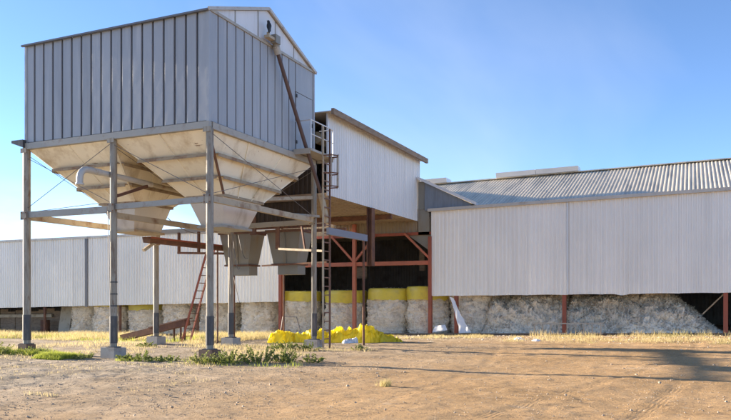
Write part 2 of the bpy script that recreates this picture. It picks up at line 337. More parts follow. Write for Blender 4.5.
obj("front_panel", MB().corr((-19.7,33.16,0),(1,0,0),(0,-1,0), 8.25, lambda s: 4.9, lambda s: 5.75), M['brownpanel'], bay)
obj("roof", MB().corr((-19.7,33.1,5.72),(1,0,0),(0,0,1), 8.3, lambda s: 0, lambda s: 11.8, up=(0,1,0)), M['roof'], bay)
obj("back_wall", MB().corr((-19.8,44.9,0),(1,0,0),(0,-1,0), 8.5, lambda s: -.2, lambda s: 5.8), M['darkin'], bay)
for p, q in (((-16.8,36.2,2.9),(-16.2,36.2,3.5)), ((-13.5,37.2,3.3),(-13.2,37.2,4.4))):
    obj("hung_board", MB().box(p, (q[0], p[1]+.06, q[2])), M['timber'], bay)

obj("gusset_panel", MB().hexa([(-12.7,33.2,4.93),(-11.36,33.2,3.95),(-11.36,33.24,3.95),(-12.7,33.24,4.93),(-12.7,33.2,5.9),(-11.36,33.2,5.9),(-11.36,33.24,5.9),(-12.7,33.24,5.9)]), M['grey_chute'], bay)
# ------------------------------------------------------------------ right shed
rs = thing("shed", (-3, 33, sl(-3)), "long pale metal shed with ribbed gable roof along the right side", "shed")
sr = lambda x: .0165*(x+11.3)
XR0, XR1 = -11.3, 13.
RS = [-11.3+1.52*k for k in range(4)] + [-5.0+1.52*k for k in range(12)]
for a, b2 in [(RS[k], RS[k+1]) for k in range(len(RS)-1)]:
    obj("wall_sheet", MB().corr((a,YF-(.008 if int(round((a+11.3)/1.52)) % 2 else 0),0),(1,0,0),(0,-1,0), b2-a, lambda s, a=a: 1.89+sr(a+s)*.5-(.07*math.exp(-((a+s+2.7)/.25)**2)),
        lambda s, a=a: 5.98+sr(a+s), .19, .04, jit=.05), M['wallsheet'], rs)
obj("joint_cover", MB().box((-5.03,YF-.06,1.95),(-4.96,YF-.054,6.05)), M['vent'], rs)
obj("corner_flashing", MB().box((-11.36,YF-.03,1.9),(-11.26,YF+.06,5.95)), M['wallsheet'], rs)
mb = MB(); mb.hexa([(-11.5,YF-.17,5.93),(13.2,YF-.17,6.33),(13.2,YF+.0,6.33),(-11.5,YF+.0,5.93),(-11.5,YF-.17,6.07),(13.2,YF-.17,6.47),(13.2,YF+.0,6.47),(-11.5,YF+.0,6.07)])
obj("gutter", mb, M['gutter'], rs)
ax = Vector((1,0,.0165)).normalized(); pit = math.tan(R(20.))
up_f = Vector((0,1,pit)); up_b = Vector((0,-1,pit))
obj("roof", MB().corr((-13.2,YF+.02,6.05-.015),ax,(0,-.34,.94),26.4, lambda s: 0, lambda s: 6.05, .165, .03, up=up_f), M['roof'], rs)
obj("roof_rear", MB().corr((-13.2,YB+.05,6.05-.031),ax,(0,.34,.94),26.4, lambda s: 0, lambda s: 6.05, .19, .034, up=up_b), M['roof'], rs)
zr = lambda x: 6.02+6.05*pit+.0165*(x+13.2)
obj("ridge_cap", MB().beam((-13.2,38.99,zr(-13.2)+.02),(13.2,38.99,zr(13.2)+.02),.45,.05), M['roof'], rs)
for a, b2 in ((-14.0,-12.4),(-9.6,-7.5),(-7.48,-5.3)):
    mb = MB(); z0 = zr(a)+.03; z1 = zr(b2)+.03
    mb.hexa([(a,38.6,z0),(b2,38.6,z1),(b2,39.4,z1),(a,39.4,z0),(a,38.5,z0+.24),(b2,38.5,z1+.24),(b2,39.5,z1+.24),(a,39.5,z0+.24)])
    obj("ridge_vent", mb, M['vent'], rs)
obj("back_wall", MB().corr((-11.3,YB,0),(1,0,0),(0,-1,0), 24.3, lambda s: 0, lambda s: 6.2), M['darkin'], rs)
for x, zz in ((-11.5,5.7),(12.95,6.2)):
    za = 6.0+.0165*(x+13.2); mb = MB(); g_ = [(YF+.05,zz),(YB-.05,zz),(YB-.05,za),(39.,za+6.*pit-.05),(YF+.05,za)]
    mb.add([(x,a,b_) for a, b_ in g_]+[(x+.04,a,b_) for a, b_ in g_], [(0,1,2,3,4),(9,8,7,6,5)]+[(k,k+5,(k+1)%5+5,(k+1)%5) for k in range(5)])
    obj("gable_wall", mb, M['darkin'], rs)
obj("partition", MB().corr((-11.55,YF+.35,0),(0,1,0),(1,0,0), 11.5, lambda s: 2.45, lambda s: 5.7), M['darkin'], rs)  # unseen sheet added to keep sun specks off the cotton heaps
obj("end_wall", MB().corr((13.,YF,0),(0,1,0),(1,0,0), 12, lambda s: 0, lambda s: 6.3), M['wallsheet'], rs)
for x in (-10.15,-5.15,1.3,7.5):
    obj("post", MB().beam((x,YF+.12,sl(x)),(x,YF+.12,5.9),.17,.17), M['redox'], rs)
obj("brace_pole", MB().tube([(.45,YF+.6,.9+.2),(1.25,YF+.4,1.95)], .03, 8), M['beam_cream'], rs)
# small lean-to hood filling the corner between gallery and shed roof
hood = thing("lean_to_hood", (-11, 33.3, 6), "small grey sloping hood wedged between the raised gallery and the right shed roof", "roof")
obj("hood_roof", MB().hexa([(-12.0,32.8,7.5),(-9.1,32.8,6.10),(-9.1,36.5,6.10),(-12.0,36.5,7.5),(-12.0,32.8,7.64),(-9.1,32.8,6.24),(-9.1,36.5,6.24),(-12.0,36.5,7.64)]), M['vent'], hood)
obj("hood_wall", MB().add([(-11.7,32.985,6.0),(-9.4,32.985,6.0),(-9.4,32.985,6.22),(-11.7,32.985,7.36),(-11.7,33.03,6.0),(-9.4,33.03,6.0),(-9.4,33.03,6.22),(-11.7,33.03,7.36)],
    [(0,1,2,3),(7,6,5,4),(0,4,5,1),(1,5,6,2),(2,6,7,3),(3,7,4,0)]), mat('slate_blue_sheet', (.20,.235,.28), .5, .1, (.15,.17,.2), 2, stretch=(3,3,.4)), hood)
obj("hood_post", MB().box((-12.05,33.05,4.85),(-11.48,33.1,7.42)), M['grey_chute'], hood)

# ------------------------------------------------------------------ raised gallery
GX1, GX0, GY0, GY1, GZ0, GZ1 = -12.1, -16.6, 23.6, 33.1, 5.52, 8.5
ga = thing("raised_gallery", (-13.8, 28, 5.5), "raised pale ribbed metal gallery linking the hopper to the sheds", "gallery")
for a, b2 in [(23.6+1.6*k, min(33.4, 25.2+1.6*k)) for k in range(7) if 23.6+1.6*k < 33.35]:
    obj("wall_sheet", MB().corr((GX1,a,0),(0,1,0),(1,0,0), b2-a, lambda s: GZ0, lambda s: GZ1, .2, .022), M['gallery'], ga)
obj("rear_wall", MB().corr((GX0,GY0,0),(0,1,0),(-1,0,0), 9.5, lambda s: GZ0, lambda s: GZ1, .2, .022), M['gallery'], ga)
obj("roof", MB().hexa([(-17.0,23.35,8.5),(-11.75,23.35,8.5),(-11.75,33.5,8.5),(-17.0,33.5,8.5),(-17.0,23.35,8.54),(-11.75,23.35,8.54),(-11.75,33.5,8.54),(-17.0,33.5,8.54)]), M['gutter'], ga)
obj("barge_board", MB().box((-11.83,23.3,8.38),(-11.72,33.55,8.6)), M['timber'], ga)
obj("floor", MB().corr((GX0,GY0,GZ0+.02),(1,0,0),(0,0,-1), 4.5, lambda s: 0, lambda s: 9.5, .2, .03, up=(0,1,0)), M['brownpanel'], ga)
obj("far_end_wall", MB().box((GX0,33.05,GZ0+.05),(GX1-.01,33.095,8.49)), M['darkin'], ga)
obj("corner_trim", MB().box((GX1-.03,23.5,5.5),(GX1+.03,23.64,8.5)), M['vent'], ga)
obj("end_frame", MB().box((GX0,23.6,5.4),(GX1-.04,23.7,5.62)), M['timber'], ga)
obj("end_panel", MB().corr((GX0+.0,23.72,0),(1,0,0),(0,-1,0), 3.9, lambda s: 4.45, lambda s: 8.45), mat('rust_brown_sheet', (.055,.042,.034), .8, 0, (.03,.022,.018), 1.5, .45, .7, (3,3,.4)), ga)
obj("drum", MB().tube([(-12.75,23.9,7.75),(-12.75,24.8,7.75)], .22, 14), M['beam_cream'], ga, True)
hb = obj("hanger_beam", MB().box((-12.22,27.3,3.1),(-12.18,27.6,5.5)).box((-12.18,27.43,3.1),(-12.02,27.47,5.5)).box((-12.02,27.3,3.1),(-11.98,27.6,5.5)), M['rust'], ga)
obj("floor_joist", MB().box((GX0,29.8,5.3),(GX1-.05,29.95,5.5)), M['rust'], ga)

# ------------------------------------------------------------------ overhead bin on steel legs
BX0, BX1, BY0, BY1, BZ0, BZ1, BZR = -19.1, -12.1, 16.4, 22.5, 6.6, 9.68, 10.78
ob = thing("overhead_hopper_bin", (-15.6, 19.45, 0), "tall blue grey sheet metal bin with cream hopper bottoms on six steel legs", "hopper bin")
obj("wall_core", MB().box((BX0+.06,BY0+.06,BZ0),(BX1-.06,BY1-.06,BZ1-.02)), M['house_seam'], ob)
NP = 18; PW = (BX1-BX0)/NP
def panel_mesh(w, z0, z1, axis):
    mb = MB(); e = .014; nz_ = 6
    prof = [(0,.05),(0,.002),(.012,0),(w-.012,0),(w,.002),(w,.05)]
    for k in range(nz_+1):
        z = z0+(z1-z0)*k/nz_
        for j, (s_, dpt) in enumerate(prof):
            wob = .003*noise.noise((s_*3+w*7, z*1.7, 2.2)) if 1 < j < 4 else 0
            mb.v.append(Vector((s_, dpt+wob, z)) if axis == 'x' else Vector((-dpt+wob, s_, z)))
    m_ = len(prof)
    for k in range(nz_):
        for j in range(m_-1):
            a = k*m_+j; mb.f.append((a, a+1, a+m_+1, a+m_) if axis == 'x' else (a, a+1, a+m_+1, a+m_))
    mb.f.append(tuple(range(nz_*m_, nz_*m_+m_))); mb.f.append(tuple(reversed(range(m_))))
    return mb
pmx = mesh(panel_mesh(PW-.075, 0, BZ1-BZ0-.04, 'x'), M['house']); pmx.name = 'wall_panel_front'
for i in range(NP): link("wall_panel", pmx, ob, (BX0+PW*i+.0375, BY0, BZ0+.03))
PY = (BY1-BY0)/14
pmy = mesh(panel_mesh(PY-.055, 0, BZ1-BZ0-.02, 'y'), M['house']); pmy.name = 'wall_panel_side'
for i in range(11): link("wall_panel", pmy, ob, (BX1, BY0+PY*i+.027, BZ0+.03))
pmt = mesh(panel_mesh(3*PY-.12, 0, .98, 'y'), M['house'])
link("wall_panel", pmt, ob, (BX1, BY0+PY*11+.027, BZ1-.99))
dr = link("door", mesh(panel_mesh(3*PY-.22, 0, 2.02, 'y'), M['house']), ob, (BX1-.004, BY0+PY*11+.06, BZ0+.05))
obj("door_handle", MB().box((BX1,22.28,7.7),(BX1+.06,22.34,7.82)), M['sleeve'], dr)
for z in (6.95,7.75,8.5): obj("hinge", MB().box((BX1-.002,BY0+PY*11+.03,z),(BX1+.03,BY0+PY*11+.1,z+.1)), M['sleeve'], dr)
obj("door_frame", MB().box((BX1-.05,22.26+.03,6.64),(BX1-.006,22.4,8.68)), M['house'], ob)
for p, q in (((BX0-.02,BY0-.02),(BX0+.07,BY0+.07)), ((BX1-.07,BY0-.02),(BX1+.02,BY0+.07)), ((BX1-.07,BY1-.07),(BX1+.02,BY1+.02))):
    obj("corner_trim", MB().box((*p,BZ0),(*q,BZ1)), M['house'], ob)
obj("rear_wall", MB().corr((BX0,BY1,0),(1,0,0),(0,1,0),7.,lambda s: BZ0, lambda s: BZ1,.4375,.04), M['house'], ob)
obj("left_wall", MB().corr((BX0,BY0,0),(0,1,0),(-1,0,0),6.1,lambda s: BZ0, lambda s: BZ1,.4375,.04), M['house'], ob)
ym = (BY0+BY1)/2
rz = lambda y: BZ1 + (BZR-BZ1)*(1-abs(y-ym)/(ym-BY0))
for a, b2 in ((BY0+.1,17.7),(17.7,18.92),(18.92,19.93),(19.93,21.1),(21.1,BY1-.1)):
    a2, b3 = a+.015, b2-.015; ysq = [a2] + ([ym] if a2 < ym < b3 else []) + [b3]; mb = MB()
    for x in (BX1-.05, BX1-.02):
        for y in ysq: mb.v += [Vector((x,y,BZ1+.03)), Vector((x,y,max(BZ1+.05,rz(y)-.03)))]
    k = len(ysq)
    for i in range(k-1):
        mb.f.append((2*k+2*i, 2*k+2*i+2, 2*k+2*i+3, 2*k+2*i+1)); mb.f.append((2*i+1, 2*i+3, 2*i+2, 2*i)); mb.f.append((2*i+1,2*k+2*i+1,2*k+2*i+3,2*i+3))
    mb.f.append((0,2*k,2*k+1,1)); mb.f.append((2*k-2,2*k-1,4*k-1,4*k-2))
    obj("gable_panel", mb, M['gable'], ob)
    if a > BY0+.2: obj("gable_batten", MB().box((BX1-.06,a-.03,BZ1+.03),(BX1-.012,a+.03,rz(a)-.04)), M['beam_grey'], ob)
obj("gable_core", MB().add([(BX1-.12,BY0+.1,BZ1),(BX1-.12,BY1-.1,BZ1),(BX1-.12,ym,BZR-.05),(BX1-.06,BY0+.1,BZ1),(BX1-.06,BY1-.1,BZ1),(BX1-.06,ym,BZR-.05)],
    [(0,2,1),(3,4,5),(0,1,4,3),(1,2,5,4),(2,0,3,5)]), M['trim'], ob)
for s_, ye in ((-1,BY0-.08),(1,BY1+.08)):
    mb = MB(); zz = BZ1-.03
    mb.hexa([(BX0-.08,ye,zz),(BX1+.05,ye,zz),(BX1+.05,ym,BZR),(BX0-.08,ym,BZR),(BX0-.08,ye,zz+.03),(BX1+.05,ye,zz+.03),(BX1+.05,ym,BZR+.03),(BX0-.08,ym,BZR+.03)])
    obj("roof", mb, M['gutter'], ob)
    obj("rake_trim", MB().beam((BX1+.055,ye,zz+.02),(BX1+.055,ym,BZR+.02),.05,.09), M['gutter'], ob)
obj("eave_trim", MB().box((BX0-.09,BY0-.10,BZ1-.05),(BX1+.03,BY0-.03,BZ1+.0)), M['house_seam'], ob)
obj("gable_base_trim", MB().box((BX1-.0,BY0+.05,BZ1-.03),(BX1+.04,BY1-.03,BZ1+.05)), M['trim'], ob)
mb = MB().hexa([(-19.55,16.25,6.62),(-19.05,16.25,6.45),(-19.05,16.7,6.45),(-19.55,16.7,6.62),(-19.55,16.25,6.7),(-19.05,16.25,6.7),(-19.05,16.7,6.7),(-19.55,16.7,6.7)])
obj("drip_spout", mb, M['sleeve'], ob)
# ring beam
for p, q in (((BX0-.05,BY0,6.5),(BX1+.05,BY0,6.5)), ((BX0-.05,BY1,6.5),(BX1+.05,BY1,6.5)), ((BX0,BY0+.1,6.5),(BX0,BY1-.1,6.5)), ((BX1,BY0+.1,6.5),(BX1,BY1-.1,6.5)), ((-15.6,BY0+.1,6.5),(-15.6,BY1-.1,6.5))):
    obj("ring_beam", MB().beam(p, q, .14, .19), M['trim'] if p[1] != BY0 else M['beam_grey'], ob)
# hoppers
def hopper(x0, x1, tx0, tx1, ty0, ty1, name):
    y0, y1, zt, zb = BY0+.06, BY1-.06, 6.44, 4.86
    h = obj("hopper", MB().box((tx0-.05,ty0-.05,zb-.05),(tx1+.05,ty0,zb+.03)).box((tx0-.05,ty1,zb-.05),(tx1+.05,ty1+.05,zb+.03)).box((tx0-.05,ty0,zb-.05),(tx0,ty1,zb+.03)).box((tx1,ty0,zb-.05),(tx1+.05,ty1,zb+.03)), M['cream_rib'], ob)
    def rect(t):     # t 0 top .. 1 bottom
        f = lambda a, b_: a+(b_-a)*t
        z = zt+(zb-zt)*t
        return [Vector((f(x0,tx0),f(y0,ty0),z)), Vector((f(x1,tx1),f(y0,ty0),z)), Vector((f(x1,tx1),f(y1,ty1),z)), Vector((f(x0,tx0),f(y1,ty1),z))]
    ts = [0,.36,.70,1.]
    for k in range(4):
        j = (k+1) % 4
        for i in range(3):
            A, B = rect(ts[i]), rect(ts[i+1]); mb = MB(); nu, nv_ = 8, 3
            nrm = (B[k]-A[k]).cross(A[j]-A[k]).normalized()
            for layer in (0, .02):
                for v_ in range(nv_+1):
                    for u_ in range(nu+1):
                        fu, fv = u_/nu, v_/nv_
                        p = (A[k]*(1-fu)+A[j]*fu)*(1-fv) + (B[k]*(1-fu)+B[j]*fu)*fv
                        edge = min(1, 5*min(fu,1-fu,fv,1-fv))
                        mb.v.append(p + nrm*(layer + .03*edge*noise.noise(p*1.3)))
            w_ = nu+1; off = w_*(nv_+1)
            for v_ in range(nv_):
                for u_ in range(nu):
                    a = v_*w_+u_; mb.f.append((a, a+1, a+w_+1, a+w_)); mb.f.append((off+a+w_, off+a+w_+1, off+a+1, off+a))
            obj("plate", mb, M['cream'], h, True)
            if i < 2:
                P, Q = B[k], B[j]; out_ = -nrm if nrm.z > 0 else nrm
                hz = Vector((out_.x,out_.y,0)).normalized()
                obj("rib", MB().beam(P+out_*.02+hz*.06, Q+out_*.02+hz*.06, .13, .025), M['cream_rib'], h)
                obj("rib_lip", MB().beam(P+out_*.02+hz*.125-Vector((0,0,.04)), Q+out_*.02+hz*.125-Vector((0,0,.04)), .016, .085), M['cream_rib'], h)
            for fu in ((.5,) if k in (0,2) else (.33,.67)):
                out_ = -nrm if nrm.z > 0 else nrm
                P = A[k]*(1-fu)+A[j]*fu; Q = B[k]*(1-fu)+B[j]*fu
                obj("stiffener", MB().beam(P+out_*.03, Q+out_*.03, .04, .04, up=out_), M['cream'], h)
    for k in range(4):     # corner seams
        A, B = rect(0)[k], rect(1)[k]
        obj("corner_seam", MB().beam(A, B, .07, .05), M['rustpipe'] if (k == 1 and name == 'r') else M['cream'], h)
    return h
hl = hopper(BX0+.06, -15.64, -17.85, -16.4, 18.3, 20.1, 'l')
hr = hopper(-15.56, BX1-.06, -14.25, -12.87, 18.2, 20.33, 'r')
def chute(tx, ty, zt, bx, by, zb, m, parent, name="chute"):
    p = [(bx[0],by[0],zb),(bx[1],by[0],zb),(bx[1],by[1],zb),(bx[0],by[1],zb),(tx[0],ty[0],zt),(tx[1],ty[0],zt),(tx[1],ty[1],zt),(tx[0],ty[1],zt)]
    return obj(name, MB().hexa(p), m, parent)
chute((-17.83,-16.42),(18.32,20.08),4.81,(-17.5,-16.7),(18.6,19.9),4.0,M['chute_pale'],ob)
chute((-14.23,-12.89),(18.22,20.31),4.81,(-14.0,-13.2),(18.6,20.0),4.0,M['chute_pale'],ob)
obj("chute_flange", MB().box((-17.6,18.5,3.93),(-16.6,20.0,3.998)), M['beam_cream'], ob)
obj("chute_flange", MB().box((-14.1,18.5,3.93),(-13.1,20.1,3.998)), M['beam_grey'], ob)
# legs
def leg(x, y, top, r=.105, block=M['concrete'], bw=.27):
    z = gz(x, y)
    p = obj("post", MB().tube([(x,y,z+.2),(x,y,top)], r, 16), M['galv'], ob, True)
    obj("tarred_sleeve", MB().tube([(x,y,z+.42),(x,y,z+1.22)], r+.012, 16), M['sleeve'], p, True)
    mb = MB(); h = .30
    mb.hexa([(x-bw,y-bw,z-.3),(x+bw,y-bw,z-.3),(x+bw,y+bw,z-.3),(x-bw,y+bw,z-.3),(x-bw+.02,y-bw+.02,z+h),(x+bw-.02,y-bw+.02,z+h),(x+bw-.02,y+bw-.02,z+h-.015),(x-bw+.02,y+bw-.02,z+h)])
    obj("footing", mb, block, p)
    obj("base_plate", MB().box((x-.15,y-.15,z+h-.02),(x+.15,y+.15,z+h+.02)), M['sleeve'], p)
    for k in range(3 if abs(x+15.55) < .01 else 0):
        zz = z+1.5+.35*k; obj("band", MB().tube([(x,y,zz),(x,y,zz+.04)], r+.008, 16), M['sleeve'], p, True)
leg(BX0,BY0+.05,6.42,.115,M['rustblock'],.2); leg(-15.55,BY0+.05,6.42); leg(BX1,BY0+.05,6.42,.105,M['rustblock'],.23)
leg(BX0,BY1,6.42,.105); leg(-15.6,BY1,6.42); leg(BX1,BY1,6.42,.095)
# gusset plates where the beams meet the legs
for x, y, z in ((BX0,BY0+.05,4.33),(-15.55,BY0+.05,4.39),(BX1,BY0+.05,4.46),(BX0,BY1,4.32),(-15.6,BY1,4.37),(BX1,BY1,4.45)):
    gp = obj("gusset_plate", MB().box((x-.13,y-.135,z-.13),(x+.13,y-.121,z+.13)), M['galv'], ob)
    for dx in (-.09,.09):
        for dz in (-.09,.09): obj("bolt", MB().tube([(x+dx,y-.15,z+dz),(x+dx,y-.13,z+dz)], .02, 6), M['rust'], gp)
for x in (BX0,-15.55,BX1):
    obj("gusset_plate", MB().box((x-.13,BY0-.085,6.3),(x+.13,BY0-.072,6.44)), M['galv'], ob)
# lower beams
for p, q, m_, w, h in (((BX0+.1,BY0+.05,4.36),(-15.66,BY0+.05,4.36),'beam_grey',.12,.19), ((-15.44,BY0+.05,4.42),(BX1-.1,BY0+.05,4.46),'beam_grey',.12,.16),
                 ((BX0,BY0+.15,4.30),(BX0,BY1-.1,4.30),'beam_cream',.12,.19), ((BX1,BY0+.15,4.48),(BX1,BY1-.1,4.48),'beam_cream',.13,.17),
                 ((BX0+.1,BY1,4.34),(-15.72,BY1,4.34),'beam_grey',.12,.17), ((-15.48,BY1,4.40),(BX1-.1,BY1,4.44),'beam_grey',.12,.17),
                 ((-15.6,BY0+.16,4.2),(-15.6,BY1-.1,4.2),'beam_cream',.12,.17)):
    obj("tie_beam", MB().beam(p, q, w, h), M[m_], ob)
obj("hanger", MB().beam((-18.35,21.6,4.25),(-18.35,21.6,3.75),.22,.22), M['beam_cream'], ob)
obj("strut", MB().beam((-12.9,20.35,5.0),(-12.12,22.4,5.28),.09,.11), M['beam_cream'], ob)
obj("strut", MB().beam((-12.6,20.4,4.55),(-11.9,22.5,4.62),.06,.08), M['beam_grey'], ob)
obj("knee_brace", MB().beam((-15.5,16.5,4.75),(-15.55,17.9,5.25),.07,.09), M['rust'], ob)
for p, q in (((-19.05,16.4,4.55),(-15.6,16.4,6.3)), ((-19.05,16.5,4.45),(-17.9,18.3,4.9)), ((-19.05,16.4,6.25),(-18.0,18.25,4.95)), ((-19.05,16.4,6.15),(-15.6,16.4,4.55)),
             ((-15.5,16.4,6.25),(BX1,16.4,4.6)), ((BX1+.02,16.5,6.3),(BX1+.02,22.4,4.62)), ((BX1+.02,16.5,4.62),(BX1+.02,22.4,6.3)),
             ((-15.6,16.6,6.2),(-15.6,22.4,4.4)), ((BX0,22.4,6.2),(-15.6,22.4,4.5)), ((-15.6,22.4,4.5),(BX1,22.4,6.2))):
    obj("tie_rod", MB().tube([p, q], .009, 6), M['cable'], ob)
def drape(p, q, sag, r=.012, n=14):
    p, q = Vector(p), Vector(q); return MB().tube([p.lerp(q, i/n) - Vector((0,0,sag*4*(i/n)*(1-i/n))) for i in range(n+1)], r, 6)
obj("hanging_cable", drape((-16.9,20.5,4.6),(-16.1,22.4,4.35),.35), M['cable'], ob)
obj("hanging_cable", drape((-15.6,22.35,4.3),(-15.48,22.3,1.9),.0), M['cable'], ob)
obj("hanging_cable", drape((-15.4,22.35,4.1),(-15.2,22.5,2.9),.5), M['cable'], ob)
obj("hanging_cable", drape((-15.62,16.3,4.3),(-15.5,16.28,1.0),.0), M['cable'], ob)
# access platform, rail and caged ladder
obj("platform", MB().box((BX1+.02,21.0,6.62),(-11.42,22.75,6.70)).box((BX1+.02,21.0,6.52),(-11.46,21.06,6.62)).box((BX1+.02,22.69,6.52),(-11.46,22.75,6.62)), M['trim'], ob)
gr = obj("guard_rail", MB().tube([(-11.46,21.1,7.65),(-11.46,22.72,7.65)], .022, 8), M['vent'], ob, True)
for p, q in (((-11.46,21.1,6.7),(-11.46,21.1,7.65)), ((-11.46,22.72,6.7),(-11.46,22.72,7.65)), ((-11.46,21.9,6.7),(-11.46,21.9,7.65)), ((-11.46,22.72,7.65),(-12.0,22.72,7.65)), ((-11.46,21.1,7.65),(-12.05,21.1,7.65)), ((-11.46,21.1,7.18),(-11.46,22.72,7.18))):
    obj("rail_tube", MB().tube([p, q], .02, 8), M['vent'], gr, True)
lz = gz(-11.4,22.1)
ld = obj("ladder", MB().beam((-11.40,21.85,lz),(-11.40,21.85,7.6),.05,.06), M['beam_cream'], ob)
obj("stile", MB().beam((-11.40,22.35,lz),(-11.40,22.35,7.6),.05,.06), M['rustpipe'], ld)
rung = MB().beam((0,-.23,0),(0,.23,0),.035,.035); rme = mesh(rung, M['rustpipe'])
for k in range(21): link("rung", rme, ld, (-11.40,22.1,lz+.35+.3*k))
for z in (5.55,6.0,6.6):
    obj("cage_hoop", MB().tube([(-11.40,21.85,z),(-11.1,21.88,z),(-10.95,22.1,z),(-11.1,22.32,z),(-11.40,22.35,z)], .022, 6), M['rust'], ld, True)
for p in ((-11.1,21.88),(-10.95,22.1),(-11.1,22.32)): obj("cage_bar", MB().beam((*p,5.5),(*p,6.65),.03,.02), M['trim'], ld)

# ------------------------------------------------------------------ pipes, bird, ladder, conveyor bits
bpipe = thing("blow_pipe", (-15.7,15.3,4.8), "grey pipe with a downturned elbow poking out below the left hopper", "pipe")
arc = [(-15.72,15.32,4.95),(-15.72,15.32,5.12)] + [(-15.72,15.32+.28*(1-math.cos(a)),5.12+.28*math.sin(a)) for a in (.3,.7,1.1,1.57)]
obj("elbow", MB().tube(arc+[(-15.72,16.1,5.40)], .095, 14), M['greypipe'], bpipe, True)
obj("pipe_run", MB().tube([(-15.72,16.1,5.40),(-15.72,18.3,5.37)], .085, 14), M['greypipe'], bpipe, True)
obj("rusted_end", MB().tube([(-15.72,18.3,5.37),(-15.72,19.9,5.34)], .075, 12), M['beam_cream'], bpipe, True)
obj("lip", MB().tube([(-15.72,15.32,4.93),(-15.72,15.32,4.98)], .12, 14), M['greypipe'], bpipe, True)

dp = thing("diagonal_pipe", (-11.6,22.5,4.2), "long brown pipe slanting down across the bin's gable end", "pipe")
p0, p1 = Vector((-11.95,19.72,9.62)), Vector((-11.55,22.15,5.1))
obj("pipe", MB().tube([p0, p0.lerp(p1,.3)-Vector((0,0,.05)), p0.lerp(p1,.6)-Vector((0,0,.06)), p1], .065, 14), M['darkpipe'], dp, True)
obj("sleeve", MB().tube([p1+(p0-p1).normalized()*.3, p1+Vector((.03,.22,-.72))], .1, 14), M['beam_cream'], dp, True)
obj("valve", MB().box((-12.0,19.45,9.72),(-11.8,19.72,9.98)).tube([(-11.93,19.66,9.8),p0], .11, 12), M['grey_chute'], dp)
obj("collar", MB().tube([p0+Vector((0,-.02,.06)), p0+(p1-p0).normalized()*.18], .115, 12), M['trim'], dp, True)
obj("perch_bracket", MB().box((-12.02,19.1,9.78),(-11.84,19.46,9.86)).box((-11.97,19.18,9.86),(-11.9,19.25,9.97)), M['beam_cream'], dp)

bird = thing("bird", (-11.9,19.2,9.97), "black bird perched at the top end of the brown pipe on the bin gable", "bird")
bx, by, bz = -11.9, 19.2, 9.97
pts = [(bx+.02,by-.03,bz-.03),(bx+.015,by-.02,bz+.05),(bx+.005,by-.005,bz+.12),(bx-.005,by+.01,bz+.19),(bx-.012,by+.012,bz+.245),(bx-.016,by+.008,bz+.285),(bx-.02,by-.003,bz+.32),(bx-.02,by-.012,bz+.345),(bx-.02,by-.014,bz+.36)]
obj("body", MB().tube(pts, .05, 12, radii=[.026,.040,.066,.078,.066,.046,.046,.036,.012]), M['bird'], bird, True)
obj("beak", MB().tube([(bx-.02,by-.045,bz+.325),(bx-.02,by-.10,bz+.315)], .012, 6, radii=[.014,.003]), M['bird'], bird)
for s_ in (-1,1):
    obj("wing", MB().hexa([(bx+.025,by+s_*.045-.01,bz+.02),(bx+.045,by+s_*.05-.01,bz+.02),(bx+.045,by+s_*.02-.01,bz+.0),(bx+.025,by+s_*.02-.01,bz+.0),
        (bx-.01,by+s_*.085+.01,bz+.23),(bx+.03,by+s_*.075+.01,bz+.23),(bx+.05,by+s_*.03+.01,bz+.23),(bx+.01,by+s_*.03+.01,bz+.23)]), M['bird'], bird)
    obj("leg", MB().tube([(bx,by+s_*.022,bz+.09),(bx,by+s_*.022,bz)], .007, 6), M['bird'], bird)

cv = thing("conveyor_trough", (-17.4,22.5,3.7), "rusty red conveyor trough below the left hopper outlet", "conveyor")
obj("trough", MB().hexa([(-17.55,20.0,3.70),(-17.25,20.0,3.70),(-17.25,25.3,3.70),(-17.55,25.3,3.70),(-17.6,20.0,3.9),(-17.2,20.0,3.9),(-17.2,25.3,3.9),(-17.6,25.3,3.9)]), M['rust'], cv)
obj("rim", MB().beam((-17.18,19.98,3.87),(-17.18,25.32,3.87),.04,.06), M['redox'], cv)
obj("spout", MB().beam((-17.35,20.3,3.7),(-17.45,19.9,3.42),.12,.1), M['beam_cream'], cv)
for x, y in ((-17.35,24.1),(-17.3,25.2)):
    obj("prop", MB().tube([(x,y,gz(x,y)),(x,y,3.70)], .035, 8), M['rust'], cv, True)
hf = thing("hanging_frame", (-17.2,22.5,3.5), "brown rectangular steel loop hanging under the rear beam of the bin", "frame")
for p, q in (((-17.95,22.45,4.28),(-17.95,22.45,3.5)), ((-17.02,22.45,4.28),(-17.02,22.45,3.5)), ((-18.0,22.45,3.5),(-15.9,22.45,3.42))):
    obj("bar", MB().beam(p, q, .09, .08), M['rust'], hf)

la = thing("leaning_ladder", (-19.1,24.2,gz(-19.1,24.2)), "rusty red ladder leaning against the conveyor trough", "ladder")
a0, a1 = Vector((-19.05,24.0,gz(-19.05,24.0))), Vector((-17.70,24.0,3.95))
off = Vector((.02,.42,0)); off0 = Vector((.02,.52,0))
for nm, p, q in (("stile",a0,a1),("stile",a0+off0,a1+off)): obj(nm, MB().beam(p,q,.05,.07), M['redox'], la)
for k in range(12):
    f = .06+.078*k; obj("rung", MB().tube([a0.lerp(a1,f),(a0+off0).lerp(a1+off,f)], .018, 6), M['rust'], la)

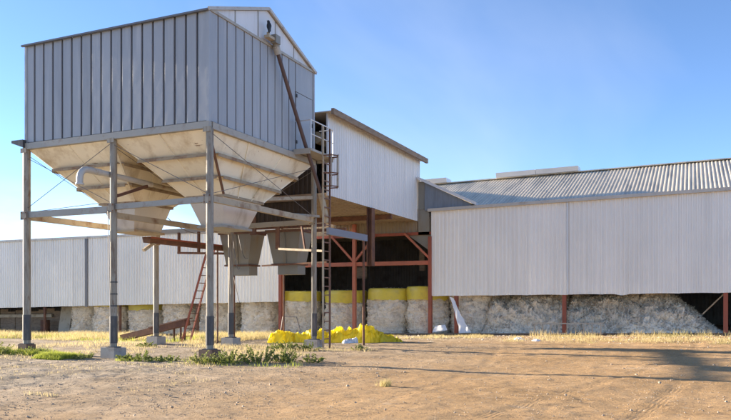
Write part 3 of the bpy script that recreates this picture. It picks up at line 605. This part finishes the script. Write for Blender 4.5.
au = thing("old_auger_trough", (-21,24.8,gz(-21,24.8)), "long rusty box trough lying tilted on the dry grass by the leaning ladder", "trough")
q0, q1 = Vector((-22.9,24.8,gz(-22.9,24.8)+.12)), Vector((-19.3,24.7,gz(-19.3,24.7)+.80))
obj("trough", MB().beam(q0,q1,.34,.26), M['rust'], au)
obj("lid", MB().beam(q0.lerp(q1,.45)+Vector((0,0,.15)),q1+Vector((.1,0,.17)),.4,.05), M['rustpipe'], au)
for f, dy in ((.93,-.14),(.93,.14),(.80,0)):
    p = q0.lerp(q1,f); obj("leg", MB().beam((p.x,p.y+dy,gz(p.x,p.y)-.03),(p.x,p.y+dy,p.z-.08),.06,.06), M['rust'], au)

# lower discharge chutes behind the bin
def lower_chute(cx, cy, label, flip):
    t = thing("discharge_chute", (cx,cy,2.7), label, "chute", "grey discharge chutes behind the bin")
    w = .74; b_ = .52
    obj("cone", MB().hexa([(cx-b_,cy-.36,3.08),(cx+b_,cy-.36,3.08),(cx+b_,cy+.36,3.08),(cx-b_,cy+.36,3.08),(cx-w,cy-.5,4.32),(cx+w,cy-.5,4.32),(cx+w,cy+.5,4.32),(cx-w,cy+.5,4.32)]), M['grey_chute'], t)
    obj("outlet_box", MB().box((cx-.42+flip*.06,cy-.3,2.68),(cx+.46+flip*.06,cy+.3,3.04)), M['grey_chute'], t)
    obj("flange", MB().box((cx-b_-.06,cy-.42,3.04),(cx+b_+.06,cy+.42,3.10)), M['rust'], t)
    obj("top_rim", MB().box((cx-w-.05,cy-.56,4.30),(cx+w+.05,cy+.56,4.40)), M['rust'], t)
    obj("stiffener", MB().beam((cx+.05,cy-.5,4.28),(cx+.05,cy-.38,3.12),.04,.04), M['grey_chute'], t)
lower_chute(-16.5,24.6,"grey tapered discharge chute nearer the middle rear leg of the bin",1)
lower_chute(-14.3,24.6,"grey tapered discharge chute beside the caged ladder at the bin's right rear",1)
cf = thing("chute_support", (-14.5,23.8,2.9), "rust stained rails and props carrying the grey discharge chutes", "support frame")
for p, q, w, h, m_ in (((-17.6,23.75,4.46),(-12.3,23.75,4.46),.1,.12,'rust'), ((-15.0,23.7,3.0),(-12.0,23.3,3.06),.06,.06,'rust'), ((-14.2,23.6,3.62),(-12.0,23.0,3.44),.06,.08,'beam_cream'),
               ((-15.4,23.7,4.9),(-15.4,23.7,4.2),.25,.08,'rust'), ((-14.25,23.6,4.6),(-14.25,23.6,3.62),.16,.06,'rust'), ((-13.1,23.4,4.4),(-12.9,23.3,3.55),.06,.06,'rust'),
               ((-17.6,25.5,4.46),(-12.3,25.5,4.46),.1,.12,'rust')):
    obj("rail", MB().beam(p, q, w, h), M[m_], cf)
obj("prop", MB().tube([(-15.4,26.0,gz(-15.4,26.)),(-15.4,26.0,4.45)], .04, 8), M['rust'], cf, True)
obj("conduit", drape((-16.0,23.6,4.2),(-15.6,23.6,3.3),.3,.014), M['cable'], cf)
obj("conduit", drape((-16.3,23.6,3.0),(-15.9,23.5,1.6),.1,.014), M['cable'], cf)

bp_ = thing("propped_beam", (-11.2,24.7,0), "blue grey steel beam on a thin brown pole beneath the raised gallery", "beam")
obj("beam", MB().beam((-11.25,21.9,4.03),(-11.2,25.0,4.03),.1,.24), mat('slate_beam',(.20,.22,.27),.5,.1), bp_)
obj("pole", MB().tube([(-11.2,24.75,gz(-11.2,24.75)),(-11.2,24.75,3.92)], .045, 10), M['rust'], bp_, True)

# ------------------------------------------------------------------ cotton
def fb(p, o=4): return noise.fractal(p, .9, 2.1, o)
def bil_(p): return abs(noise.noise(p))*1.6 + abs(noise.noise(p*2.3))*.8 + abs(noise.noise(p*5.1))*.4 - .75
def tufts(o, n_, ls_, m):
    me = o.data; k = len(me.vertices); co = np.empty(k*3, np.float32); me.vertices.foreach_get("co", co); co = co.reshape(-1,3)
    nr_ = np.empty(k*3, np.float32); me.vertices.foreach_get("normal", nr_); nr_ = nr_.reshape(-1,3)
    i_ = rng.integers(0, k, n_); p = co[i_]; q = nr_[i_]; L_ = ls_*rng.uniform(.4,1.5,(n_,1))
    d = q*.5 + rng.normal(0,.75,(n_,3)); d /= np.linalg.norm(d,axis=1,keepdims=True); w = np.cross(d, rng.normal(0,1,(n_,3))); w /= np.linalg.norm(w,axis=1,keepdims=True)
    V_ = np.stack([p-w*L_*.35-q*.01, p+w*L_*.35-q*.01, p+d*L_+w*L_*.15, p+d*L_*.8-w*L_*.2],1).reshape(-1,3); b_ = np.arange(n_)[:,None]*4
    t_ = link("lint_tufts", fast_mesh("lint_tufts", V_, np.concatenate([b_+np.array([0,1,2]), b_+np.array([0,2,3])]), m), o, ORI[o.name]); t_["kind"] = "stuff"
def module(x, y, r, h, label, seed, m='cotton', cap=True, wrap='yellow', wz=.55):
    z0 = sl(x)+.06; t = thing("cotton_module", (x,y,z0), label, "cotton module", "upright round cotton modules in the sheds")
    nu, nv_ = 120, 56; V = []; F = []
    off = Vector((seed*7.3, seed*3.1, seed*1.7)); lean = (.10*math.sin(seed*4.7), .06*math.sin(seed*2.9))
    rows = [(k/nv_, 1.0) for k in range(nv_+1)] + [(1., f) for f in (.93,.8,.6,.4,.2)]
    for (q, f) in rows:
        for j in range(nu):
            a = 2*math.pi*j/nu; d = Vector((math.cos(a), math.sin(a), 0)); rr = r*f*(1+.05*math.sin(q*3.0+.4)+.03*(q < .12))
            p = d*rr + Vector((0,0,q*h))
            n1 = fb(p*1.1+off, 3); n2 = .9*bil_(p*2.6+off)+.4*noise.noise(p*17)
            below = 1.0 if (q*h < h-wz) else .25
            dd = .15*n1*below + .10*n2*below
            p = p + d*dd*(1 if f > .9 else .2) + Vector((0,0,(.04*n2) if f < 1 else .03*n1*(q > 0)))
            V.append(p + Vector((lean[0]*q, lean[1]*q, 0)))
    nr = len(rows)
    for i in range(nr-1):
        for j in range(nu): F.append((i*nu+j, i*nu+(j+1) % nu, (i+1)*nu+(j+1) % nu, (i+1)*nu+j))
    F.append(tuple((nr-1)*nu+j for j in range(nu)))
    mb = MB(); mb.v = [p+Vector((x,y,z0)) for p in V]; mb.f = F
    c = obj("cotton", mb, M[m], t, True); tufts(c, 4500, .06, M[m])
    if cap:
        mb = MB(); rws = [(h-wz,1.0),(h-wz*.66,1.01),(h-wz*.33,1.02),(h-.06,1.015),(h+.015,.98),(h+.04,.9),(h+.045,.5),(h+.045,.02)]
        for z, f in rws:
            for j in range(60):
                a = 2*math.pi*j/60; k_ = .02*noise.noise((math.cos(a)*4+seed, math.sin(a)*4, z*2.)); dz = .04*noise.noise((math.cos(a)*5, math.sin(a)*5, seed))
                rr = (r*1.035+.045+k_)*f
                mb.v.append(Vector((x+lean[0]*z/h+math.cos(a)*rr, y+lean[1]*z/h+math.sin(a)*rr, z0+z+(2.2*dz if z < h-wz+.01 else .5*dz))))
        for i in range(len(rws)-1):
            for j in range(60): mb.f.append((i*60+j, i*60+(j+1) % 60, (i+1)*60+(j+1) % 60, (i+1)*60+j))
        obj("plastic_wrap", mb, M[wrap], t, True)
    return t
module(-19.15,34.35,1.0,2.22,"yellow capped cotton module just right of the left shed's red corner post",1,wz=.50)
module(-16.55,34.35,1.02,2.2,"yellow capped cotton module directly behind the red post with knee braces",2,wz=.60)
module(-14.15,34.35,1.05,2.24,"yellow capped cotton module in mid bay, right of the knee braced red post",3)
module(-11.95,34.4,1.04,2.28,"yellow capped cotton module half hidden by the tall red post at the bay's right",4,wz=.62)
module(-9.75,34.6,1.02,2.2,"cotton module with crumbled side behind the white plastic sheet",5,'cotton_grey',True,'yellowdull',.22)
module(-21.75,34.5,1.15,2.0,"wide cotton module at the right end under the left shed wall",6,'cotton',True,'yellowdull',.14)
module(-24.55,34.5,1.15,1.95,"cotton module under the left shed wall behind the middle rear leg",7,'cotton',True,'yellowdull',.14)
module(-27.2,34.5,1.1,1.9,"cotton module under the left shed wall behind the leaning ladder",8,'cotton',True,'yellowdull',.14)
module(-29.8,34.5,1.08,1.9,"cotton module with yellow edge above the rusty box trough under the left shed",9,'cotton',True,'yellowdull',.5)
module(-32.5,34.4,1.1,1.85,"leftmost cotton module behind the middle front leg under the left shed",10,'cotton',True,'yellowdull',.2)

module(-34.7,34.5,1.0,1.7,"slumped cotton module farthest left, next to the pale upright board",11,'cotton',False)
def heap(x0, x1, y0, y1, hfun, label, seed, m, nx=230, ny=110, name="cotton_heap"):
    cx = (x0+x1)/2; z0 = sl(cx)+.05; t_ = MB(); off = Vector((seed*5.1, seed*2.3, 0))
    for i in range(ny+1):
        for j in range(nx+1):
            fx, fy = j/nx, i/ny; x = x0+(x1-x0)*fx; y = y0+(y1-y0)*fy
            e = min(1, 7*fy)*min(1, 9*fx)*min(1, 9*(1-fx)); h = max(0, hfun(x))*min(1,(fy*2.6+.03))**.55*(e**.5)
            p = Vector((x, y, h))
            n1 = fb(p*.9+off, 3); n2 = bil_(p*1.7+off); n3 = bil_(p*6+off)+.5*noise.noise(p*21)
            k_ = min(1, h*1.5)
            t_.v.append(Vector((x + .12*n2*k_, y - (.28*n1 + .26*n2 + .05*n3)*k_, z0 - .04 + max(0, h + (.12*n1 + .15*n2 + .04*n3)*k_))))
    w_ = nx+1
    for i in range(ny):
        for j in range(nx): a = i*w_+j; t_.f.append((a, a+1, a+w_+1, a+w_))
    o = obj(name, t_, M[m], None, True, (cx, y0, z0)); tufts(o, 14000, .075, M[m])
    return tag(o, label, "cotton heap")
heap(-9.0,-5.0,33.25,37.,lambda x: 2.25 - .45*math.exp(-((x+7.9)/.35)**2), "tall rough cotton heap between the white plastic sheet and the middle red post", 1, 'cotton_grey')
heap(-5.3,-1.7,33.35,37.2,lambda x: 1.85+.2*math.sin(2*x), "broad cotton heap right of the red post in the middle of the right shed", 2, 'cotton_grey')
heap(-3.1,1.35,33.15,36.8,lambda x: 2.0*math.exp(-((x+1.35)/1.45)**2) + .25*max(0,1-abs(x-.2)/1.1), "pale pointed cotton heap sloping down to the right end post", 3, 'cotton_grey')
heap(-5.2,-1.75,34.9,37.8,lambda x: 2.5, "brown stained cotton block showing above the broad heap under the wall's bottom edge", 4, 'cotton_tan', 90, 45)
heap(1.9,4.5,34.0,37.,lambda x: 1.7, "cotton heap at the right edge of the picture, past the end post", 5, 'cotton_grey', 80, 40)
for i, (x, y, s_, lab) in enumerate(((-6.2,28.6,.15,"larger white cotton clump on the dirt in front of the right shed"),(-5.4,27.9,.12,"smaller white cotton clump on the dirt near the right shed"))):
    mb = MB(); z = gz(x,y)
    for a in range(9):
        for c in range(18):
            th = a/8*math.pi/2; ph = c/18*2*math.pi; p = Vector((math.cos(ph)*math.cos(th)*1.4, math.sin(ph)*math.cos(th), math.sin(th)*.75))*s_
            p += p.normalized()*.05*fb(p*12+Vector((i*4,0,0)),3); mb.v.append(Vector((x,y,z-.02))+p)
    for a in range(8):
        for c in range(18): mb.f.append((a*18+c, a*18+(c+1)%18, (a+1)*18+(c+1)%18, (a+1)*18+c))
    tag(obj("cotton_clump", mb, M['whiteplastic'], None, False, (x,y,z)), lab, "cotton clump")

# ------------------------------------------------------------------ yellow plastic and debris
def crumple(cx, cy, lx, ly, hfun, label, seed, m='film', nx=110, ny=46, cat="plastic wrap", name="crumpled_plastic"):
    c, s_ = math.cos(R(24)), math.sin(R(24)); mb = MB(); z0 = gz(cx,cy)
    for i in range(ny+1):
        for j in range(nx+1):
            u, v = -1+2*j/nx, -1+2*i/ny; e = max(0, 1-abs(v)**2.4)**.6 * max(0, 1-abs(u)**6)**.6
            px, py = u*lx, v*ly; p = Vector((px*1.3+seed*9, py*1.3, 0))
            pw = p + Vector((noise.noise(p*1.7), noise.noise(p*1.7+Vector((5,2,1))), 0))*.35
            cr_ = sum((1-abs(noise.noise(Vector((pw.x*f_, pw.y*f_*.7, seed*1.7)))))**3*a_ for f_, a_ in ((1.5,.45),(3.2,.38),(7,.13)))
            h = 1.15*hfun(u)*e*(.38+.85*cr_) + .05*cr_
            jx = .10*noise.noise(p*2.2+Vector((3,0,0))); jy = .16*noise.noise(p*2.2+Vector((0,7,0)))+.10*noise.noise(p*5)+.05*noise.noise(p*11)
            qx, qy = px+jx, py+jy
            mb.v.append(Vector((cx+qx*c-qy*s_, cy+qx*s_+qy*c, z0-.04+h*(1 if e > 0 else 0))))
    w_ = nx+1
    for i in range(ny):
        for j in range(nx): a = i*w_+j; mb.f.append((a,a+1,a+w_+1,a+w_))
    return tag(obj(name, mb, M[m], None, True, (cx,cy,z0)), label, cat)
crumple(-15.15,25.55,.62,.42,lambda u: .42, "small bright yellow plastic bundle at the left end of the pile", 1)
crumple(-14.2,25.95,.75,.45,lambda u: .48+.12*u, "yellow plastic bundle just left of the bin's right rear leg", 2)
crumple(-12.55,26.6,1.25,.55,lambda u: .50+.10*math.exp(-((u-.35)/.4)**2), "largest crumpled yellow plastic heap right of the caged ladder foot", 3, nx=170)
crumple(-11.2,27.15,.62,.34,lambda u: .42*(1-.7*(u+1)/2), "low yellow plastic tail trailing off at the right end of the pile", 4)
crumple(-12.25,25.75,.32,.22,lambda u: .20, "grey white sack lying against the yellow plastic heap", 5, 'whiteplastic', 40, 20, "sack", "plastic_sack")

def film(grid, label, m='whiteplastic', seed=0, name="plastic_sheet", cat="plastic sheet"):
    mb = MB(); r_ = len(grid); c_n = len(grid[0]); sub = 7
    def bil(fu, fv):
        i = min(r_-2, int(fv)); j = min(c_n-2, int(fu)); a, b_ = fu-j, fv-i
        g00, g01, g10, g11 = (Vector(grid[i][j]), Vector(grid[i][j+1]), Vector(grid[i+1][j]), Vector(grid[i+1][j+1]))
        return (g00*(1-a)+g01*a)*(1-b_) + (g10*(1-a)+g11*a)*b_
    W = (c_n-1)*sub+1; H = (r_-1)*sub+1
    for i in range(H):
        for j in range(W):
            p = bil(j/sub, i/sub); k_ = noise.noise(Vector((p.x*3+seed, p.z*3, p.y)))+.5*noise.noise(p*7); mb.v.append(p+Vector((.02*k_, .09*k_, .015*k_)))
    for i in range(H-1):
        for j in range(W-1): a = i*W+j; mb.f.append((a,a+1,a+W+1,a+W))
    return tag(obj(name, mb, M[m], None, True, grid[0][0]), label, cat)
zb = sl(-9.9)+.1
film([[(-10.42,32.95,zb+1.72),(-10.28,32.95,zb+1.66)],[(-10.2,32.9,zb+1.1),(-9.93,32.9,zb+1.0)],[(-10.0,32.8,zb+.5),(-9.58,32.8,zb+.42)],[(-9.85,32.6,zb+.02),(-9.3,32.65,zb+.05)]],
     "tall strip of white plastic sheet propped against a red post by the cotton")
film([[(-11.1,32.72,zb+.32),(-10.6,32.8,zb+.4)],[(-11.15,32.55,zb+.03),(-10.45,32.6,zb+.14)]], "small crumpled white plastic scrap at the foot of the tall red post", seed=4)

rk = thing("steel_rack", (-5,32.3,sl(-5)), "low grey steel rack with short uprights lying in front of the right shed", "rack")
zk = sl(-5)+.03
obj("rail", MB().beam((-6.4,32.25,zk+.48),(-3.4,32.25,zk+.54),.05,.05), M['beam_grey'], rk)
obj("rail", MB().beam((-6.4,32.25,zk+.05),(-3.4,32.25,zk+.11),.05,.05), M['beam_grey'], rk)
for k in range(9):
    x = -6.3+.35*k; obj("upright", MB().beam((x,32.25,zk-.02),(x,32.25,zk+.5),.045,.045), M['beam_grey'], rk)
# open wire frame beside the corner post
wf = thing("wire_frame", (-18.6,31.9,sl(-18)), "thin dark bent wire frame standing beside the left shed's red corner post", "frame")
obj("wire", MB().tube([(-19.1,31.9,-.1),(-18.95,31.9,.85),(-18.15,31.9,.85),(-17.85,31.9,-.1)], .025, 6), M['cable'], wf, True)

# stored timber under the far left of the left shed
tp = thing("timber_partition", (-40.5,35,sl(-40)), "old brown plank partition with a pale rail in the far left bay", "partition")
for k in range(9):
    x = -43.9+.72*k; z = sl(x)+.06
    obj("plank", MB().box((x,35.0+.03*(k % 2),z),(x+.69,35.06+.03*(k % 2),z+1.55+.1*math.sin(k*2.1))), M['timber'], tp)
obj("rail", MB().beam((-43.6,34.85,sl(-43)+1.22),(-38.2,34.85,sl(-38)+1.2),.1,.2), M['pale_board'], tp)
for x, w_, h, lab in ((-36.6,.95,1.7,"pale upright board standing right of the plank partition at the far left"),(-44.4,.8,1.5,"whitish board at the picture's far left edge under the shed")):
    z = sl(x)+.06; tag(obj("leaning_board", MB().hexa([(x-w_/2,34.3,z),(x+w_/2,34.3,z),(x+w_/2,34.36,z),(x-w_/2,34.36,z),(x-w_/2,34.6,z+h),(x+w_/2,34.6,z+h),(x+w_/2,34.66,z+h),(x-w_/2,34.66,z+h)]), M['pale_board'], None, False, (x,34.3,z)), lab, "board")
for x, h, m_, lab in ((-38.3,1.5,'rust',"rusty drum standing in front of the plank partition"),):
    z = sl(x)+.06; mb = MB(); rr = []
    zs_ = [0,.02,.27,.29,.31,.57,.59,.61,.86,.88]; rd = [.28,.29,.285,.30,.285,.285,.30,.285,.29,.27]
    mb.tube([(x,34.4,z+q) for q in zs_], .29, 24, radii=rd); tag(obj("steel_drum", mb, M[m_], None, True, (x,34.4,z)), lab, "drum")

# ------------------------------------------------------------------ vegetation
def weed(x, y, r, h, n_, label, seed, m='weed', ls_=.034):
    rr = random.Random(seed); z0 = gz(x,y); t = thing("weed", (x,y,z0), label, "weed", "green weeds around the bin legs")
    st = MB(); lf = MB()
    for s in range(max(9, int(r*75))):
        a = rr.uniform(0, 2*math.pi); q = r*math.sqrt(rr.random()); bx_, by_ = x+q*.6*math.cos(a), y+q*.6*math.sin(a)
        tip = Vector((x+q*1.15*math.cos(a)+rr.uniform(-.05,.05), y+q*1.15*math.sin(a), z0+h*rr.uniform(.25,1.)*(1-.55*(q/r)**2)))
        b0 = Vector((bx_,by_,z0-.03)); mid = b0.lerp(tip,.5)+Vector((rr.uniform(-.04,.04),rr.uniform(-.04,.04),.03))
        st.tube([b0,mid,tip], .005, 4, False)
        for k in range(int(n_*1.5)):
            f = rr.uniform(.15,1.05); p = b0.lerp(mid,f*2) if f < .5 else mid.lerp(tip,f*2-1)
            d = Vector((rr.gauss(0,1),rr.gauss(0,1),rr.gauss(.35,.6))).normalized(); w = d.cross(Vector((rr.gauss(0,1),rr.gauss(0,1),rr.gauss(0,1)))).normalized()
            L_ = ls_*rr.uniform(.7,1.6); nn = d.cross(w)
            lf.add([p, p+d*L_*.5+w*L_*.36+nn*L_*.08, p+d*L_, p+d*L_*.5-w*L_*.36+nn*L_*.08], [(0,1,2),(0,2,3)])
    obj("stem", st, M['greengrass'], t)["kind"] = "stuff"; obj("foliage", lf, M[m], t)["kind"] = "stuff"
W = [(-11.75,15.75,.40,.36,30,"pale olive weed clump at the front right corner leg's footing",'weed_pale'),
     (-11.1,15.95,.48,.46,34,"dark bushy weed second from the front right corner leg",'weed'),
     (-10.5,16.4,.50,.55,34,"tallest dark bushy weed in the clump right of the front right leg",'weed'),
     (-9.95,16.9,.45,.42,30,"dark weed at the right end of the front clump",'weed'),
     (-9.4,17.35,.33,.26,24,"small low weed trailing past the right end of the front clump",'weed'),
     (-12.3,20.9,.42,.36,28,"dark weed just left of the right rear leg footing before the yellow plastic",'weed'),
     (-11.6,21.1,.40,.30,26,"weed at the foot of the caged ladder",'weed'),
     (-12.9,21.3,.30,.26,22,"pale small weed below the left yellow bundle",'weed_pale'),
     (-14.3,15.6,.28,.24,22,"small dark weed right of the middle front leg",'weed'),
     (-13.6,15.5,.34,.30,24,"dark weed midway between the middle and corner front legs",'weed'),
     (-12.95,15.7,.30,.24,22,"low weed between the middle and corner front legs, nearer the corner leg",'weed'),
     (-19.9,15.9,.55,.55,34,"big green weed at the left picture edge beside the left front leg",'weed_pale'),
     (-19.3,15.6,.40,.35,26,"green weed crowding the left front leg's footing",'weed_pale'),
     (-18.3,15.9,.30,.30,22,"small weed just right of the left front leg",'weed'),
     (-15.9,15.7,.30,.24,22,"weed on the left of the middle front leg's footing",'weed_pale'),
     (-10.1,21.9,.28,.2,18,"low weed right of the thin brown pole near the yellow heap",'weed_pale'),
     (-18.2,20.9,.35,.25,20,"weed tuft between the left rear leg and the middle rear leg",'weed'),
     (-24.5,27.2,.35,.4,20,"weed in the dry grass left of the rusty box trough",'weed_pale')]
for i, (x, y, r_, h, n_, lab, m_) in enumerate(W): weed(x, y, r_, h, n_, lab, 100+i, m_)

def ngz(x, y):
    s = np.clip((y-20)/11,0,1); s = s*s*(3-2*s); return s*.0195*(np.clip(x,-60,14)+12) + .018*np.sin(.45*x+.8)*np.sin(.38*y+.4) + .012*np.sin(1.1*x-.6*y)*(1-s)
def grass(name, label, m_, regions):
    Vs = []; 
    for (x0,x1,y0,y1,nb,h0,h1,cl,w) in regions:
        x = rng.uniform(x0,x1,nb*3); y = rng.uniform(y0,y1,nb*3)
        d = vnoise(x*cl, y*cl*1.4, 21)+.6*vnoise(x*cl*3, y*cl*3, 22); k = np.argsort(-d)[:int(nb*1.35)]; k = rng.permutation(k)[:nb]
        x, y = x[k], y[k]; fade = np.minimum(1, 4*np.minimum((y-y0)/(y1-y0), (y1-y)/(y1-y0))+.25)
        h = rng.uniform(h0,h1,nb)*fade*(.6+.8*np.clip(d[k]+.4,0,1)); a = rng.uniform(0,2*np.pi,nb); l_ = h*rng.uniform(.1,.75,nb); b_ = rng.uniform(0,2*np.pi,nb)
        z = ngz(x,y)-.03
        B = np.stack([x,y,z],-1); wv_ = np.stack([np.cos(b_),np.sin(b_),0*b_],-1)*w
        mid = B + np.stack([np.cos(a)*l_*.35, np.sin(a)*l_*.35, h*.6+.03],-1); T = B + np.stack([np.cos(a)*l_, np.sin(a)*l_, h+.03],-1)
        Vs.append(np.stack([B-wv_, B+wv_, mid+wv_*.7, mid-wv_*.7, T],1).reshape(-1,3))
    V = np.concatenate(Vs); k = len(V)//5; base = np.arange(k)[:,None]*5
    F = np.concatenate([base+np.array([0,1,2]), base+np.array([0,2,3]), base+np.array([3,2,4])])
    o = link(name, fast_mesh(name, V, F, m_)); tag(o, label, "grass", None, "stuff"); return o
grass("dry_grass", "dry straw coloured grass along the sheds and among the legs", M['drygrass'],
      [(-46,-17.5,22.8,32.5,36000,.08,.36,.35,.006), (-17.5,-9,28,32.4,3500,.05,.16,.5,.006), (-6.6,4,27.2,32.4,6000,.02,.15,.8,.006), (-6.4,4,30.9,32.4,1100,.05,.30,1.0,.006), (-9,-6.4,30,32.3,900,.04,.16,.8,.006), (-22,-9.5,14.5,24,8000,.03,.14,.5,.005),
       (-12.5,-10,8,9.4,700,.03,.10,1.6,.004), (-5.55,-5.25,12.75,13.05,260,.05,.16,2,.004), (-16,-9,10,14,900,.02,.07,.5,.004),(-8,3,27,29.3,1200,.03,.1,.5,.005)])
grass("green_grass", "fresh green grass patch between the left and middle front legs", M['greengrass'],
      [(-18.3,-16.2,15.0,16.1,7000,.06,.20,.9,.006), (-20.5,-18,15,17,2500,.08,.25,.8,.006), (-15.2,-12.5,15.2,16,300,.05,.12,.9,.006), (-12.5,-9,15.3,17.6,400,.05,.16,.9,.006),(-46,-19,23,32,9000,.08,.28,.3,.006)])

# loose stones
nb = 22000
x = np.where(rng.random(nb) < .6, rng.uniform(-18,-6,nb), rng.uniform(-14,3,nb)); y = rng.uniform(7,26,nb); s = rng.uniform(.005,.016,nb)*(1+1.4*(rng.random(nb) > .97))
dirs = np.array([[1,0,0],[0,1,0],[-1,0,0],[0,-1,0],[0,0,1],[0,0,-1]],float)
P = np.stack([x,y,ngz(x,y)+.004],-1)
V = P[:,None,:] + dirs[None]*s[:,None,None]*rng.uniform(.6,1.3,(nb,6,1))*np.array([1,1,.7]) + rng.normal(0,.12,(nb,6,3))*s[:,None,None]
oct_ = np.array([[0,1,4],[1,2,4],[2,3,4],[3,0,4],[1,0,5],[2,1,5],[3,2,5],[0,3,5]])
F = (np.arange(nb)[:,None,None]*6 + oct_[None]).reshape(-1,3)
tag(link("gravel", fast_mesh("gravel", V.reshape(-1,3), F, M['stone'])), "scattered small pale stones on the bare earth", "gravel", None, "stuff")

# blown cotton lint on the ground along the sheds
nb = 2600
x = rng.uniform(-20,3,nb); y = 32.3-np.abs(rng.normal(0,2.2,nb)); s = rng.uniform(.008,.03,nb)*(1+1.2*(rng.random(nb) > .95))
P = np.stack([x,y,ngz(x,y)+.012],-1)
V = P[:,None,:] + dirs[None]*s[:,None,None]*rng.uniform(.5,1.4,(nb,6,1))*np.array([1,1,.5]) + rng.normal(0,.2,(nb,6,3))*s[:,None,None]
F = (np.arange(nb)[:,None,None]*6 + oct_[None]).reshape(-1,3)
tag(link("cotton_lint", fast_mesh("cotton_lint", V.reshape(-1,3), F, M['cotton'])), "flecks of white cotton lint blown over the dirt in front of the sheds", "lint", None, "stuff")
